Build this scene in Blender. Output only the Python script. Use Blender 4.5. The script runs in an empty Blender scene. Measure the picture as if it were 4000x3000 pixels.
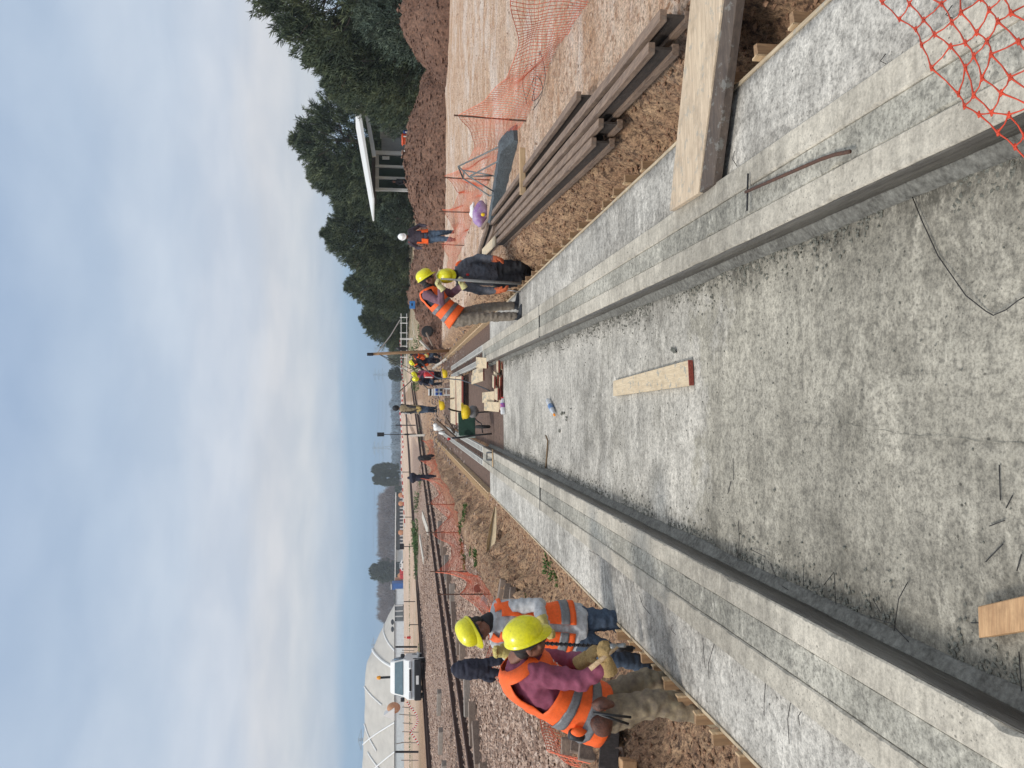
import bpy, bmesh, math, random
from mathutils import Vector, Matrix, noise
R = math.radians
random.seed(7)
scene = bpy.context.scene
col = scene.collection
# ------------------------------------------------------------------ camera (photo held sideways: rolled a quarter turn)
CAMH = 1.95; F_PX = 3000.0
PITCH = math.atan((2000-1561)/F_PX); YAW = math.atan(71/F_PX*math.cos(PITCH))
FWD = Vector((math.sin(YAW)*math.cos(PITCH), math.cos(YAW)*math.cos(PITCH), -math.sin(PITCH)))
RGT = Vector((math.cos(YAW), -math.sin(YAW), 0)); UPV = RGT.cross(FWD)
CAMP = Vector((0, 0, CAMH))
cd = bpy.data.cameras.new('camera'); cam = bpy.data.objects.new('camera', cd); col.objects.link(cam)
cd.sensor_width = 36; cd.lens = 36*F_PX/4000; cd.clip_end = 9000; cd.clip_start = .05
m3 = Matrix((-UPV, RGT, -FWD)).transposed()
cam.matrix_world = Matrix.Translation(CAMP) @ m3.to_4x4()
scene.camera = cam
# ------------------------------------------------------------------ world, sun, exposure
scene.view_settings.view_transform = 'Standard'; scene.view_settings.look = 'None'
scene.view_settings.exposure = 0.0; scene.view_settings.gamma = 1
SUN_EL, SUN_AZ = R(48), R(-125)     # azimuth from +Y towards +X
wd = bpy.data.worlds.new('World'); scene.world = wd; wd.use_nodes = True
wt = wd.node_tree; wn = wt.nodes; wl = wt.links; wn.clear()
wo = wn.new('ShaderNodeOutputWorld'); bg = wn.new('ShaderNodeBackground'); wl.new(bg.outputs[0], wo.inputs[0])
bg.inputs['Strength'].default_value = .1
sky = wn.new('ShaderNodeTexSky'); sky.sky_type = 'NISHITA'; sky.sun_disc = False
sky.sun_elevation = SUN_EL; sky.sun_rotation = SUN_AZ; sky.dust_density = 2.5
tc = wn.new('ShaderNodeTexCoord'); sx_ = wn.new('ShaderNodeSeparateXYZ'); wl.new(tc.outputs['Generated'], sx_.inputs[0])
def wmath(op, a, b=None, c=None):
    n = wn.new('ShaderNodeMath'); n.operation = op
    for i, v in enumerate((a, b, c)):
        if v is None: continue
        if isinstance(v, (int, float)): n.inputs[i].default_value = v
        else: wl.new(v, n.inputs[i])
    return n.outputs[0]
den = wmath('ADD', wmath('MAXIMUM', sx_.outputs[2], 0.0), .16)
cx = wmath('DIVIDE', sx_.outputs[0], den); cy = wmath('DIVIDE', sx_.outputs[1], den)
cmb = wn.new('ShaderNodeCombineXYZ'); wl.new(cx, cmb.inputs[0]); wl.new(cy, cmb.inputs[1])
def wnoise(scale, detail, dist=0):
    n = wn.new('ShaderNodeTexNoise'); n.inputs['Scale'].default_value = scale; n.inputs['Detail'].default_value = detail
    n.inputs['Roughness'].default_value = .5; n.inputs['Distortion'].default_value = dist
    wl.new(cmb.outputs[0], n.inputs['Vector']); return n.outputs[0]
n1 = wnoise(.95, 5, .3); n2 = wnoise(2.6, 6, .2)
zz = wmath('ADD', sx_.outputs[2], wmath('MULTIPLY', wmath('SUBTRACT', n1, .5), wmath('MULTIPLY', sx_.outputs[2], .55)))
rp = wn.new('ShaderNodeValToRGB'); wl.new(zz, rp.inputs[0])
st = [(0.0, (.28, .42, .58)), (.03, (.27, .42, .60)), (.058, (.34, .49, .66)), (.085, (.53, .61, .71)), (.115, (.65, .69, .74)),
      (.155, (.68, .705, .75)), (.20, (.64, .70, .79)), (.27, (.58, .67, .79)), (.35, (.49, .60, .75)), (.46, (.41, .53, .71)), (.62, (.72, .80, .90)), (1.0, (1.35, 1.38, 1.4))]
while len(rp.color_ramp.elements) < len(st): rp.color_ramp.elements.new(.5)
for e, (p, c) in zip(rp.color_ramp.elements, st): e.position = p; e.color = (*c, 1)
rp.color_ramp.interpolation = 'EASE'
pr = wn.new('ShaderNodeValToRGB'); wl.new(n2, pr.inputs[0])
pr.color_ramp.elements[0].position = .36; pr.color_ramp.elements[0].color = (.91, .93, .955, 1)
pr.color_ramp.elements[1].position = .66; pr.color_ramp.elements[1].color = (1.08, 1.06, 1.04, 1)
mu = wn.new('ShaderNodeMixRGB'); mu.blend_type = 'MULTIPLY'
wl.new(wmath('MINIMUM', wmath('MULTIPLY', sx_.outputs[2], 9.0), 1.0), mu.inputs[0]); wl.new(rp.outputs[0], mu.inputs[1]); wl.new(pr.outputs[0], mu.inputs[2])
sc = wn.new('ShaderNodeVectorMath'); sc.operation = 'SCALE'; sc.inputs['Scale'].default_value = 10; wl.new(mu.outputs[0], sc.inputs[0])
mx = wn.new('ShaderNodeMixRGB'); mx.inputs[0].default_value = .92; wl.new(sky.outputs[0], mx.inputs[1]); wl.new(sc.outputs[0], mx.inputs[2])
wl.new(mx.outputs[0], bg.inputs['Color'])
sl = bpy.data.lights.new('sun', 'SUN'); sl.energy = 2.3; sl.angle = R(12); sl.color = (1, .945, .865)
so = bpy.data.objects.new('sun', sl); col.objects.link(so)
sd = Vector((math.sin(SUN_AZ)*math.cos(SUN_EL), math.cos(SUN_AZ)*math.cos(SUN_EL), math.sin(SUN_EL)))
so.rotation_euler = sd.to_track_quat('Z', 'Y').to_euler()
# ------------------------------------------------------------------ helpers: photo pixel (4000x3000) -> world point
def ray(sx, sy): return FWD + RGT*((1500-sy)/F_PX) + UPV*((2000-sx)/F_PX)
def G(sx, sy, z=0.0):            # point of the horizontal plane z
    d = ray(sx, sy); t = (z-CAMH)/d.z; return CAMP + d*t
def A(sx, sy, D):                # point at distance D along the pit
    d = ray(sx, sy); return CAMP + d*(D/d.y)
# ------------------------------------------------------------------ tagging
def tag(o, label=None, cat=None, group=None, kind=None):
    if label: o['label'] = label
    if cat: o['category'] = cat
    if group: o['group'] = group
    if kind: o['kind'] = kind
    return o
ORIG = {}
def thing(name, loc, label, cat, group=None):
    o = bpy.data.objects.new(name, None); col.objects.link(o); o.empty_display_size = .2
    o.location = loc; ORIG[o.name] = Vector(loc); return tag(o, label, cat, group)
def addobj(name, me, parent=None, origin=None):
    o = bpy.data.objects.new(name, me); col.objects.link(o)
    if parent is not None:
        off = ORIG[parent.name]; me.transform(Matrix.Translation(-off)); o.parent = parent; ORIG[o.name] = off
    elif origin is not None:
        me.transform(Matrix.Translation(-Vector(origin))); o.location = origin; ORIG[o.name] = Vector(origin)
    else: ORIG[o.name] = Vector((0, 0, 0))
    return o
def copy_tree(o, parent=None):
    c = o.copy(); col.objects.link(c)
    if parent is not None: c.parent = parent
    ORIG[c.name] = Vector((0, 0, 0))
    for ch in [x for x in CH.get(o.name, o.children)]: copy_tree(ch, c)
    return c
CH = {}
class MB:
    def __init__(s): s.bm = bmesh.new()
    def poly(s, pts):
        return s.bm.faces.new([s.bm.verts.new(p) for p in pts])
    def box(s, c, size, rot=None, jit=0):
        vs = []
        for x in (-.5, .5):
            for y in (-.5, .5):
                for z in (-.5, .5):
                    p = Vector((x*size[0], y*size[1], z*size[2]))
                    if jit: p += Vector((random.uniform(-jit, jit) for _ in range(3)))
                    if rot is not None: p = rot @ p
                    vs.append(s.bm.verts.new(Vector(c)+p))
        for f in ((0,1,3,2),(4,6,7,5),(0,4,5,1),(2,3,7,6),(0,2,6,4),(1,5,7,3)): s.bm.faces.new([vs[i] for i in f])
        return s
    def beam(s, p0, p1, w, h, up=Vector((0,0,1)), jit=0):
        p0, p1 = Vector(p0), Vector(p1); y = (p1-p0); L = y.length; y.normalize()
        x = y.cross(up).normalized(); z = x.cross(y)
        return s.box((p0+p1)/2, (w, L, h), Matrix((x, y, z)).transposed(), jit)
    def tube(s, pts, r, seg=6, cap=True):
        pts = [Vector(p) for p in pts]; rings = []; n = len(pts); prev = None
        for i, p in enumerate(pts):
            t = (pts[min(i+1, n-1)]-pts[max(i-1, 0)])
            if t.length < 1e-9: t = Vector((0,0,1))
            t.normalize()
            if prev is None: a = t.orthogonal().normalized()
            else: a = (prev - t*prev.dot(t)); a = a.normalized() if a.length > 1e-6 else t.orthogonal().normalized()
            prev = a; b = t.cross(a); rr = r[i] if isinstance(r, (list, tuple)) else r
            rings.append([s.bm.verts.new(p+(a*math.cos(2*math.pi*k/seg)+b*math.sin(2*math.pi*k/seg))*rr) for k in range(seg)])
        for i in range(n-1):
            for k in range(seg):
                s.bm.faces.new((rings[i][k], rings[i][(k+1)%seg], rings[i+1][(k+1)%seg], rings[i+1][k]))
        if cap and seg > 2: s.bm.faces.new(rings[0][::-1]); s.bm.faces.new(rings[-1])
        return s
    def loft(s, rings, cap=True, close=True):
        vr = [[s.bm.verts.new(p) for p in r] for r in rings]; n = len(vr[0])
        for i in range(len(vr)-1):
            for k in range(n if close else n-1):
                s.bm.faces.new((vr[i][k], vr[i][(k+1)%n], vr[i+1][(k+1)%n], vr[i+1][k]))
        if cap: s.bm.faces.new(vr[0][::-1]); s.bm.faces.new(vr[-1])
        return s
    def ball(s, c, r, sc=(1,1,1), rot=None, u=10, v=7):
        mt = Matrix.Translation(c) @ (rot.to_4x4() if rot is not None else Matrix.Identity(4)) @ Matrix.Diagonal((r*sc[0], r*sc[1], r*sc[2], 1))
        bmesh.ops.create_uvsphere(s.bm, u_segments=u, v_segments=v, radius=1, matrix=mt); return s
    def prism(s, pts, vec):
        a = [Vector(p) for p in pts]; b = [p+Vector(vec) for p in a]; return s.loft([a, b])
    def lathe(s, c, axis, prof, seg=16):
        axis = Vector(axis).normalized(); a = axis.orthogonal().normalized(); b = axis.cross(a)
        return s.loft([[Vector(c)+axis*h+(a*math.cos(2*math.pi*k/seg)+b*math.sin(2*math.pi*k/seg))*max(r,1e-4) for k in range(seg)] for r, h in prof])
    def disp(s, amp, freq, seed=0):
        s.bm.normal_update()
        for v in s.bm.verts:
            v.co += v.normal*amp*noise.noise(v.co*freq+Vector((seed, seed*1.7, 3)))
        return s
    def build(s, name, mat, parent=None, smooth=False, bevel=0, origin=None, kind=None, recalc=True):
        if recalc: bmesh.ops.recalc_face_normals(s.bm, faces=s.bm.faces[:])
        if bevel:
            es = [e for e in s.bm.edges if e.is_manifold and e.calc_face_angle(0) > .6]
            if es: bmesh.ops.bevel(s.bm, geom=es, offset=bevel, segments=1, affect='EDGES', clamp_overlap=True)
        me = bpy.data.meshes.new(name); s.bm.to_mesh(me); s.bm.free()
        me.materials.append(mat)
        if smooth:
            for p in me.polygons: p.use_smooth = True
        o = addobj(name, me, parent, origin)
        if kind: o['kind'] = kind
        return o
def remesh(mb, voxel, smooth=4, amp=0, freq=10, seed=0, fold=None):
    """union of closed shapes as one continuous smooth surface -> mesh"""
    bmesh.ops.recalc_face_normals(mb.bm, faces=mb.bm.faces[:])
    me = bpy.data.meshes.new('tmp'); mb.bm.to_mesh(me); mb.bm.free()
    o = bpy.data.objects.new('tmp', me); col.objects.link(o)
    mo = o.modifiers.new('r', 'REMESH'); mo.mode = 'VOXEL'; mo.voxel_size = voxel; mo.use_smooth_shade = True
    if smooth: ms = o.modifiers.new('s', 'SMOOTH'); ms.factor = .5; ms.iterations = smooth
    dg = bpy.context.evaluated_depsgraph_get(); me2 = bpy.data.meshes.new_from_object(o.evaluated_get(dg))
    bpy.data.objects.remove(o); bpy.data.meshes.remove(me)
    if amp:
        nn = [v.normal.copy() for v in me2.vertices]
        for v, n in zip(me2.vertices, nn):
            c = v.co; w = noise.noise(Vector((c.x*freq, c.y*freq, c.z*freq*2.2))+Vector((seed, 0, 0)))
            w2 = abs(noise.noise(c*freq*.8+Vector((0, seed, 9))))
            v.co = c + n*amp*(w*.7 - w2*1.2 + .3)
    for p in me2.polygons: p.use_smooth = True
    return me2
# ------------------------------------------------------------------ materials
MATS = {}
def nt(name, rough=.8, metal=0):
    m = bpy.data.materials.new(name); m.use_nodes = True; t = m.node_tree; b = t.nodes['Principled BSDF']
    b.inputs['Roughness'].default_value = rough; b.inputs['Metallic'].default_value = metal
    MATS[name] = m; return m, t, b
class NG:
    def __init__(s, t): s.t = t; s.tc = t.nodes.new('ShaderNodeTexCoord')
    def lk(s, v, inp):
        if hasattr(v, 'is_linked') or hasattr(v, 'links'): s.t.links.new(v, inp)
        elif isinstance(v, (tuple, list)): inp.default_value = (*v, 1) if len(v) == 3 and len(inp.default_value) == 4 else v
        else: inp.default_value = v
    def mapv(s, scale=(1,1,1), src=None):
        n = s.t.nodes.new('ShaderNodeMapping'); n.inputs['Scale'].default_value = scale
        s.t.links.new(src or s.tc.outputs['Object'], n.inputs['Vector']); return n.outputs[0]
    def noise(s, scale, detail=4, rough=.6, vec=None, dist=0):
        n = s.t.nodes.new('ShaderNodeTexNoise'); s.t.links.new(vec or s.tc.outputs['Object'], n.inputs['Vector'])
        n.inputs['Scale'].default_value = scale; n.inputs['Detail'].default_value = detail; n.inputs['Roughness'].default_value = rough
        n.inputs['Distortion'].default_value = dist; return n.outputs[0]
    def vor(s, scale, feature='F1', vec=None, out='Distance'):
        n = s.t.nodes.new('ShaderNodeTexVoronoi'); n.feature = feature; s.t.links.new(vec or s.tc.outputs['Object'], n.inputs['Vector'])
        n.inputs['Scale'].default_value = scale; return n.outputs[out]
    def ramp(s, v, stops, interp='LINEAR'):
        n = s.t.nodes.new('ShaderNodeValToRGB'); s.t.links.new(v, n.inputs[0]); cr = n.color_ramp; cr.interpolation = interp
        while len(cr.elements) < len(stops): cr.elements.new(.5)
        for e, (p, c) in zip(cr.elements, stops): e.position = p; e.color = (*c, 1) if isinstance(c, (tuple, list)) else (c, c, c, 1)
        return n.outputs[0]
    def math(s, op, a, b=0.0, c=None):
        n = s.t.nodes.new('ShaderNodeMath'); n.operation = op; s.lk(a, n.inputs[0]); s.lk(b, n.inputs[1])
        if c is not None: s.lk(c, n.inputs[2])
        return n.outputs[0]
    def mix(s, f, a, b, mode='MIX'):
        n = s.t.nodes.new('ShaderNodeMixRGB'); n.blend_type = mode; s.lk(f, n.inputs[0]); s.lk(a, n.inputs[1]); s.lk(b, n.inputs[2]); return n.outputs[0]
    def bump(s, h, strength, dist, normal=None):
        n = s.t.nodes.new('ShaderNodeBump'); n.inputs['Strength'].default_value = strength; n.inputs['Distance'].default_value = dist
        s.t.links.new(h, n.inputs['Height'])
        if normal: s.t.links.new(normal, n.inputs['Normal'])
        return n.outputs[0]
def M(name, c, rough=.8, var=.35, scale=12, bump=.3, bd=.01, metal=0, c2=None, stretch=(1,1,1), spec=None, coat=0):
    """general mottled surface: colour c wandering towards c2, fine bump"""
    if name in MATS: return MATS[name]
    m, t, b = nt(name, rough, metal); g = NG(t); v = g.mapv(stretch)
    if c2 is None: c2 = tuple(x*(1-var) for x in c)
    n = g.noise(scale, 6, .62, v); f = g.noise(scale*6, 3, .6, v)
    cc = g.mix(g.ramp(n, [(.35, 0.), (.65, 1.)]), c, c2)
    cc = g.mix(.55, cc, g.mix(g.ramp(f, [(.3, 0.), (.7, 1.)]), tuple(x*1.15 for x in c), tuple(x*(1-var*.8) for x in c2)))
    t.links.new(cc, b.inputs['Base Color'])
    if bump: t.links.new(g.bump(g.noise(scale*4, 5, .65, v), bump, bd), b.inputs['Normal'])
    if coat: b.inputs['Coat Weight'].default_value = coat; b.inputs['Coat Roughness'].default_value = .1
    if spec is not None: b.inputs['Specular IOR Level'].default_value = spec
    return m
def concrete(name, lo, hi, grime=0, pits=1, tint=(1.0,.95,.915), fine=1):
    m, t, b = nt(name, .88); g = NG(t)
    big = g.noise(.75, 7, .62, None, .4); mid = g.noise(3.2, 7, .7); st = g.noise(2.2, 5, .6, g.mapv((1, .45, 1)))
    fi = g.noise(75, 5, .75); fm = g.noise(24, 6, .72)
    c = g.mix(g.ramp(big, [(.36, 0.), (.62, 1.)]), lo, hi)
    c = g.mix(g.ramp(mid, [(.42, 0.), (.60, .55)]), c, tuple(min(.8, x*1.30) for x in hi))
    c = g.mix(g.ramp(st, [(.50, 0.), (.66, .45)]), c, tuple(x*.72 for x in lo))
    vb = g.noise(.34, 5, .6); c = g.mix(1., c, g.ramp(vb, [(.38, .74), (.5, 1.0), (.62, 1.16)]), 'MULTIPLY')
    pa = g.ramp(g.noise(1.9, 8, .72, g.mapv((.7, 1.3, 1)), 1.2), [(.54, 0.), (.60, .55)]); c = g.mix(pa, c, tuple(min(.8, x*1.32) for x in hi))
    sp = g.ramp(fm, [(.38, .55), (.50, 1.0), (.62, 1.22)])
    c = g.mix(.85*fine, c, sp, 'MULTIPLY')
    c = g.mix(.8, c, g.ramp(g.noise(1.4, 6, .7, g.mapv((.7, 8, 1)), .8), [(.36, .80), (.5, 1.0), (.64, 1.12)]), 'MULTIPLY')
    c = g.mix(.8*fine, c, g.ramp(fi, [(.36, .50), (.50, 1.0), (.64, 1.25)]), 'MULTIPLY')
    if pits:
        pv = g.vor(17, 'F1', g.mapv((1, .8, 1))); pm = g.noise(1.6, 3)
        pit = g.math('MULTIPLY', g.ramp(pv, [(.07, 1.), (.13, 0.)]), g.ramp(pm, [(.45, 0.), (.6, 1.)]))
        pv2 = g.vor(48); pit2 = g.math('MULTIPLY', g.ramp(pv2, [(.10, 1.), (.2, 0.)]), g.ramp(g.noise(2.3, 4), [(.40, 0.), (.62, 1.)]))
        pit = g.math('MAXIMUM', pit, g.math('MULTIPLY', pit2, .75))
        c = g.mix(pit, c, (.055, .055, .048))
    if grime:      # cement crumbs and dried slurry along the two plinths
        ps = t.nodes.new('ShaderNodeSeparateXYZ'); t.links.new(g.tc.outputs['Object'], ps.inputs[0])
        ax = g.math('ABSOLUTE', g.math('ADD', ps.outputs[0], .067)); e = g.math('ADD', g.math('SUBTRACT', ax, .66), g.math('MULTIPLY', g.math('SUBTRACT', g.noise(2.6, 7, .7, g.mapv((1, .8, 1))), .5), .85))
        gm = g.math('MULTIPLY', g.ramp(e, [(.0, 0.), (.26, 1.)]), g.ramp(g.noise(26, 7, .8, g.mapv((.5, 1, 1))), [(.40, 0.), (.54, 1.)]))
        dy = g.math('ADD', g.math('MULTIPLY', g.math('SUBTRACT', ps.outputs[1], 4.7), .35), g.math('MULTIPLY', g.math('SUBTRACT', g.noise(1.3, 7, .7), .5), 1.6))
        c = g.mix(1., c, g.ramp(dy, [(.0, (.76, .75, .70)), (.12, (1.0, 1.0, .99)), (.8, (1.12, 1.12, 1.11)), (1., (1.0, 1.0, 1.0))]), 'MULTIPLY')
        c = g.mix(g.math('MULTIPLY', gm, grime), c, (.06, .057, .046))
    c = g.mix(1., c, tint, 'MULTIPLY')
    t.links.new(c, b.inputs['Base Color'])
    h = g.math('ADD', g.math('MULTIPLY', fm, .6), g.math('MULTIPLY', fi, .4))
    t.links.new(g.bump(h, .55*fine, .012, g.bump(mid, .4, .05)), b.inputs['Normal'])
    return m
def wood(name, c, c2, scale=1, splat=0, axis=1, rough=.75):
    m, t, b = nt(name, rough); g = NG(t)
    s = [14*scale]*3; s[axis] = 1.1*scale
    gr = g.noise(3, 6, .65, g.mapv(tuple(s)), .6); f = g.noise(9, 4, .6, g.mapv(tuple(s)))
    cc = g.mix(g.ramp(gr, [(.35, 0.), (.65, 1.)]), c, c2); cc = g.mix(g.ramp(f, [(.3, .45), (.6, 0.)]), cc, tuple(x*.55 for x in c2))
    kn = g.ramp(g.noise(5, 5, .7), [(.50, 0.), (.66, .5)]); cc = g.mix(kn, cc, tuple(x*.6 for x in c2))
    if splat:
        sp = g.ramp(g.noise(11, 6, .75), [(.56, 0.), (.60, 1.)]); cc = g.mix(g.math('MULTIPLY', sp, splat), cc, (.26, .27, .25))
    t.links.new(cc, b.inputs['Base Color']); t.links.new(g.bump(gr, .35, .006), b.inputs['Normal'])
    return m
W = (.8, .8, .78)
m_floor = concrete('cast_concrete', (.255, .25, .222), (.43, .425, .39), grime=1.0)
m_slab = concrete('outer_concrete', (.29, .285, .26), (.45, .45, .42))
m_rough = concrete('grout_concrete', (.215, .215, .185), (.34, .34, .30))
m_strip = concrete('smooth_concrete', (.31, .295, .25), (.42, .405, .35), pits=.5, fine=.55)
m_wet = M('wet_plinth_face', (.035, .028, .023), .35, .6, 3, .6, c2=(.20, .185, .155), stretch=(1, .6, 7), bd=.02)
m_fillet = M('mortar_crust', (.22, .215, .19), .85, .5, 7, .7, c2=(.065, .06, .05), bd=.02)
m_rust = M('rusty_steel', (.16, .075, .045), .75, .5, 30, .5, c2=(.07, .05, .045), metal=.3)
m_dark = M('dark_steel', (.035, .035, .04), .5, .4, 20, .3, metal=.6)
m_black = M('black_plastic', (.016, .017, .02), .45, .3, 30, .2)
m_wire = M('wire', (.03, .028, .027), .55, .3, 30, 0)
m_orange_net = M('orange_net', (.62, .06, .022), .6, .25, 8, 0)
m_net_faded = M('faded_orange_net', (.75, .16, .075), .65, .3, 8, 0)
m_pine = wood('pale_pine', (.62, .46, .28), (.46, .30, .16))
m_pine_x = wood('pale_pine_cross', (.62, .46, .28), (.46, .30, .16), axis=0)
m_ply = wood('splattered_plywood', (.66, .54, .37), (.56, .44, .29), splat=.8)
m_plank = wood('grey_plank', (.66, .53, .38), (.48, .37, .26), scale=.8, splat=.5, axis=0)
m_plank_dark = wood('dark_brown_plank', (.115, .085, .065), (.07, .052, .042), scale=.8, splat=.35, axis=0)  # second board, darker brown than the pale plank
m_redwood = M('red_edge', (.27, .05, .03), .6, .4, 14, .2)
m_form = wood('form_timber', (.40, .25, .13), (.25, .15, .08), axis=2)
m_formpale = wood('form_edge', (.58, .47, .32), (.42, .33, .22), splat=.5)
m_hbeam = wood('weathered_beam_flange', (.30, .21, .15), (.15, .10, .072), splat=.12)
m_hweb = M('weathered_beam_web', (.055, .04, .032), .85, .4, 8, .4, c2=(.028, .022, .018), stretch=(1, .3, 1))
m_sleeper = wood('old_sleeper', (.32, .245, .19), (.18, .13, .10), axis=0)
m_white = M('white_paint', (.78, .78, .76), .45, .1, 4, .1)
m_whitemetal = M('white_metal', (.60, .61, .60), .5, .2, 5, .15)
m_yhelm = M('yellow_helmet', (.80, .75, .012), .33, .16, 9, .06, coat=.25)
m_yhelm2 = M('golden_helmet', (.85, .60, .02), .35, .1, 6, .05)
m_whelm = M('white_helmet', (.82, .82, .82), .3, .05, 6, .02, coat=.3)
m_vest = M('orange_vest', (.92, .13, .015), .65, .14, 7, .35, bd=.006)
m_reflect = M('reflective_tape', (.20, .205, .215), .4, .35, 14, .4, bd=.005)
m_skin = M('skin', (.23, .105, .07), .55, .25, 14, .15, bd=.003, spec=.35)
m_hair = M('hair', (.02, .017, .015), .6, .3, 60, .5)
m_glove = M('leather_glove', (.60, .50, .17), .8, .35, 22, .5, bd=.006)
m_glove2 = M('worn_glove', (.42, .28, .11), .8, .45, 22, .5, bd=.006)
m_oglove = M('orange_glove', (.70, .15, .045), .75, .5, 30, .3)
m_plum = M('plum_sweater', (.26, .062, .11), .85, .25, 5, .45, bd=.012)
m_mauve = M('mauve_sleeves', (.20, .10, .135), .85, .3, 8, .45, bd=.01)
m_navy = M('navy_cloth', (.025, .028, .05), .85, .4, 8, .4, bd=.012)
m_greyshirt = M('grey_shirt', (.50, .51, .52), .85, .28, 6, .6, bd=.015)
m_jeans = M('blue_jeans', (.055, .085, .13), .85, .45, 9, .4, bd=.008, c2=(.03, .045, .075))
m_jeans2 = M('faded_jeans', (.07, .11, .17), .85, .4, 9, .4)
m_khaki = M('khaki_trousers', (.25, .205, .155), .85, .35, 6, .5, bd=.012, c2=(.15, .13, .11))
m_olive = M('olive_trousers', (.27, .215, .13), .85, .4, 4, .6, bd=.014, c2=(.14, .105, .085))
m_greyjkt = M('grey_jacket', (.10, .105, .125), .7, .4, 7, .6, bd=.015, c2=(.045, .047, .058))
m_blackcl = M('black_cloth', (.022, .022, .026), .8, .4, 8, .5, bd=.01)
m_leather = M('brown_leather', (.16, .055, .03), .55, .5, 14, .5, c2=(.05, .03, .025))
m_boot = M('boots', (.03, .035, .045), .6, .4, 20, .4)
m_green = M('green_tray', (.008, .035, .022), .55, .4, 6, .3, spec=.15)
m_red = M('red_plastic', (.55, .02, .02), .4, .2, 6, .1)
m_blue = M('blue_plastic', (.015, .06, .30), .4, .2, 6, .1)
m_bluep = M('blue_paint', (.02, .12, .42), .5, .2, 3, .1)
m_rubber = M('rubber', (.02, .02, .02), .8, .3, 20, .3)
# ================================================================== TERRAIN
def sm(t): t = max(0., min(1., t)); return t*t*(3-2*t)
TRK1 = (G(1812, 3000, .44), (ray(1561, 1150)*Vector((1,1,0))).normalized())
TRK2 = (G(1672, 3000, .74), (ray(1561, 1235)*Vector((1,1,0))).normalized())
def tdist(x, y, T):
    p, d = T; v = Vector((x-p.x, y-p.y, 0)); return abs(v.x*d.y-v.y*d.x)
def sdist(x, y):
    p, d = TRK1; v = Vector((x-p.x, y-p.y, 0)); return -(v.x*d.y-v.y*d.x)
def nat(x, y):
    z = .24 if x < 0 else .20
    z += .65*sm((y-36)/20)*sm((x-1)/6)
    if x < -3.5:
        z += .30*sm((sdist(x, y)-2.2)/3.2)
        b = min(tdist(x, y, TRK1), tdist(x, y, TRK2)); z += .07*(1-sm((b-1.2)/1.2))
    return z
def gh(x, y):
    n = nat(x, y)
    if -4.5 < x < 3.5 and y < 50:
        if x < 0: t = sm((-x-2.45)/.95)
        else: t = sm((x-1.92)/.5)
        bot = (-.36 if x > 0 else -.21) if y < 16.5 else -.30
        z = bot+(n-bot)*t; z = z+(n-z)*sm((y-46)/3)
        rough = .11*(1-abs(2*t-1))+.03 if t < 1 else .012
        if abs(x) < 1.95: rough = .02
    else: z = n; rough = .012
    if y < 60:
        if x < 0 or y > 14 or x < 2.7 : amp = 1
        else: amp = .5
        v = Vector((x*2.3, y*2.3, 0)); z += amp*rough*2.2*noise.noise(v)+amp*rough*1.6*noise.noise(v*3.1)+rough*.9*noise.noise(v*8.3)
    if y > 30 and abs(x) > 4: z += .10*noise.noise(Vector((x*.12, y*.12, 4)))*sm((y-30)/20)
    return z
def axis_pts(segs, grow_lo=None, grow_hi=None, lim=5000):
    out = []
    for a, b, s in segs:
        n = int(round((b-a)/s)); out += [a+(b-a)*i/n for i in range(n)]
    out.append(segs[-1][1])
    s = segs[-1][2]; x = out[-1]
    while x < lim: s *= 1.18; x += s; out.append(x)
    if grow_lo:
        s = segs[0][2]; x = out[0]; lo = []
        while x > -grow_lo: s *= 1.18; x -= s; lo.append(x)
        out = lo[::-1]+out
    return out
xs = axis_pts([(-12, -4.6, .22), (-4.6, -1.8, .06), (-1.8, 1.7, .35), (1.7, 3.2, .055), (3.2, 9, .2)], grow_lo=5000)
ys = axis_pts([(-4, 3, .3), (3, 13, .07), (13, 24, .11), (24, 52, .3)], grow_lo=20, lim=6000)
def zone(x, y):
    nz = noise.noise(Vector((x*.5, y*.5, 7)))
    bal = 0
    if x < 0:
        d = min(tdist(x, y, TRK1), tdist(x, y, TRK2))
        bal = sm((-x-3.7+nz*.5)/.5)*(1-sm((y-75)/30))
        q = G_far(x, y); bal *= q
    pale = sm((x-2.35+nz*.3)/.4) if x > 0 else sm((y-48)/25)*.8
    if x < -3 and bal < .3: pale = max(pale, sm((y-70)/40))
    grn = 0
    if y > 40: grn = max(0, noise.noise(Vector((x*.11, y*.05, 3)))*1.6-.1)*(1-sm((y-300)/300))
    if x > 5 and y > 30: grn = max(grn, sm((y-36)/8)*.8)
    return (bal, pale, min(1, grn), 1)
def G_far(x, y):
    p, d = TRK2; v = Vector((x-p.x, y-p.y, 0)); s = v.x*d.y-v.y*d.x     # left of the far track: field
    return 1-sm((-s-2.5)/2)
verts = []; cols_ = []
for y in ys:
    for x in xs:
        verts.append((x, y, gh(x, y))); cols_.append(zone(x, y))
nx = len(xs); faces = [(j*nx+i, j*nx+i+1, (j+1)*nx+i+1, (j+1)*nx+i) for j in range(len(ys)-1) for i in range(nx-1)]
me = bpy.data.meshes.new('ground'); me.from_pydata(verts, [], faces)
ca = me.color_attributes.new('zone', 'FLOAT_COLOR', 'POINT'); ca.data.foreach_set('color', [c for q in cols_ for c in q])
for p in me.polygons: p.use_smooth = True
m, t, b = nt('soil', .95); g = NG(t)
zn = t.nodes.new('ShaderNodeVertexColor'); zn.layer_name = 'zone'; zs = t.nodes.new('ShaderNodeSeparateColor'); t.links.new(zn.outputs[0], zs.inputs[0])
big = g.noise(1.1, 7, .65); md = g.noise(6, 7, .7); fn = g.noise(34, 5, .75); st = g.noise(1.6, 6, .7, g.mapv((.45, 1.2, 1)), .5)
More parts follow.
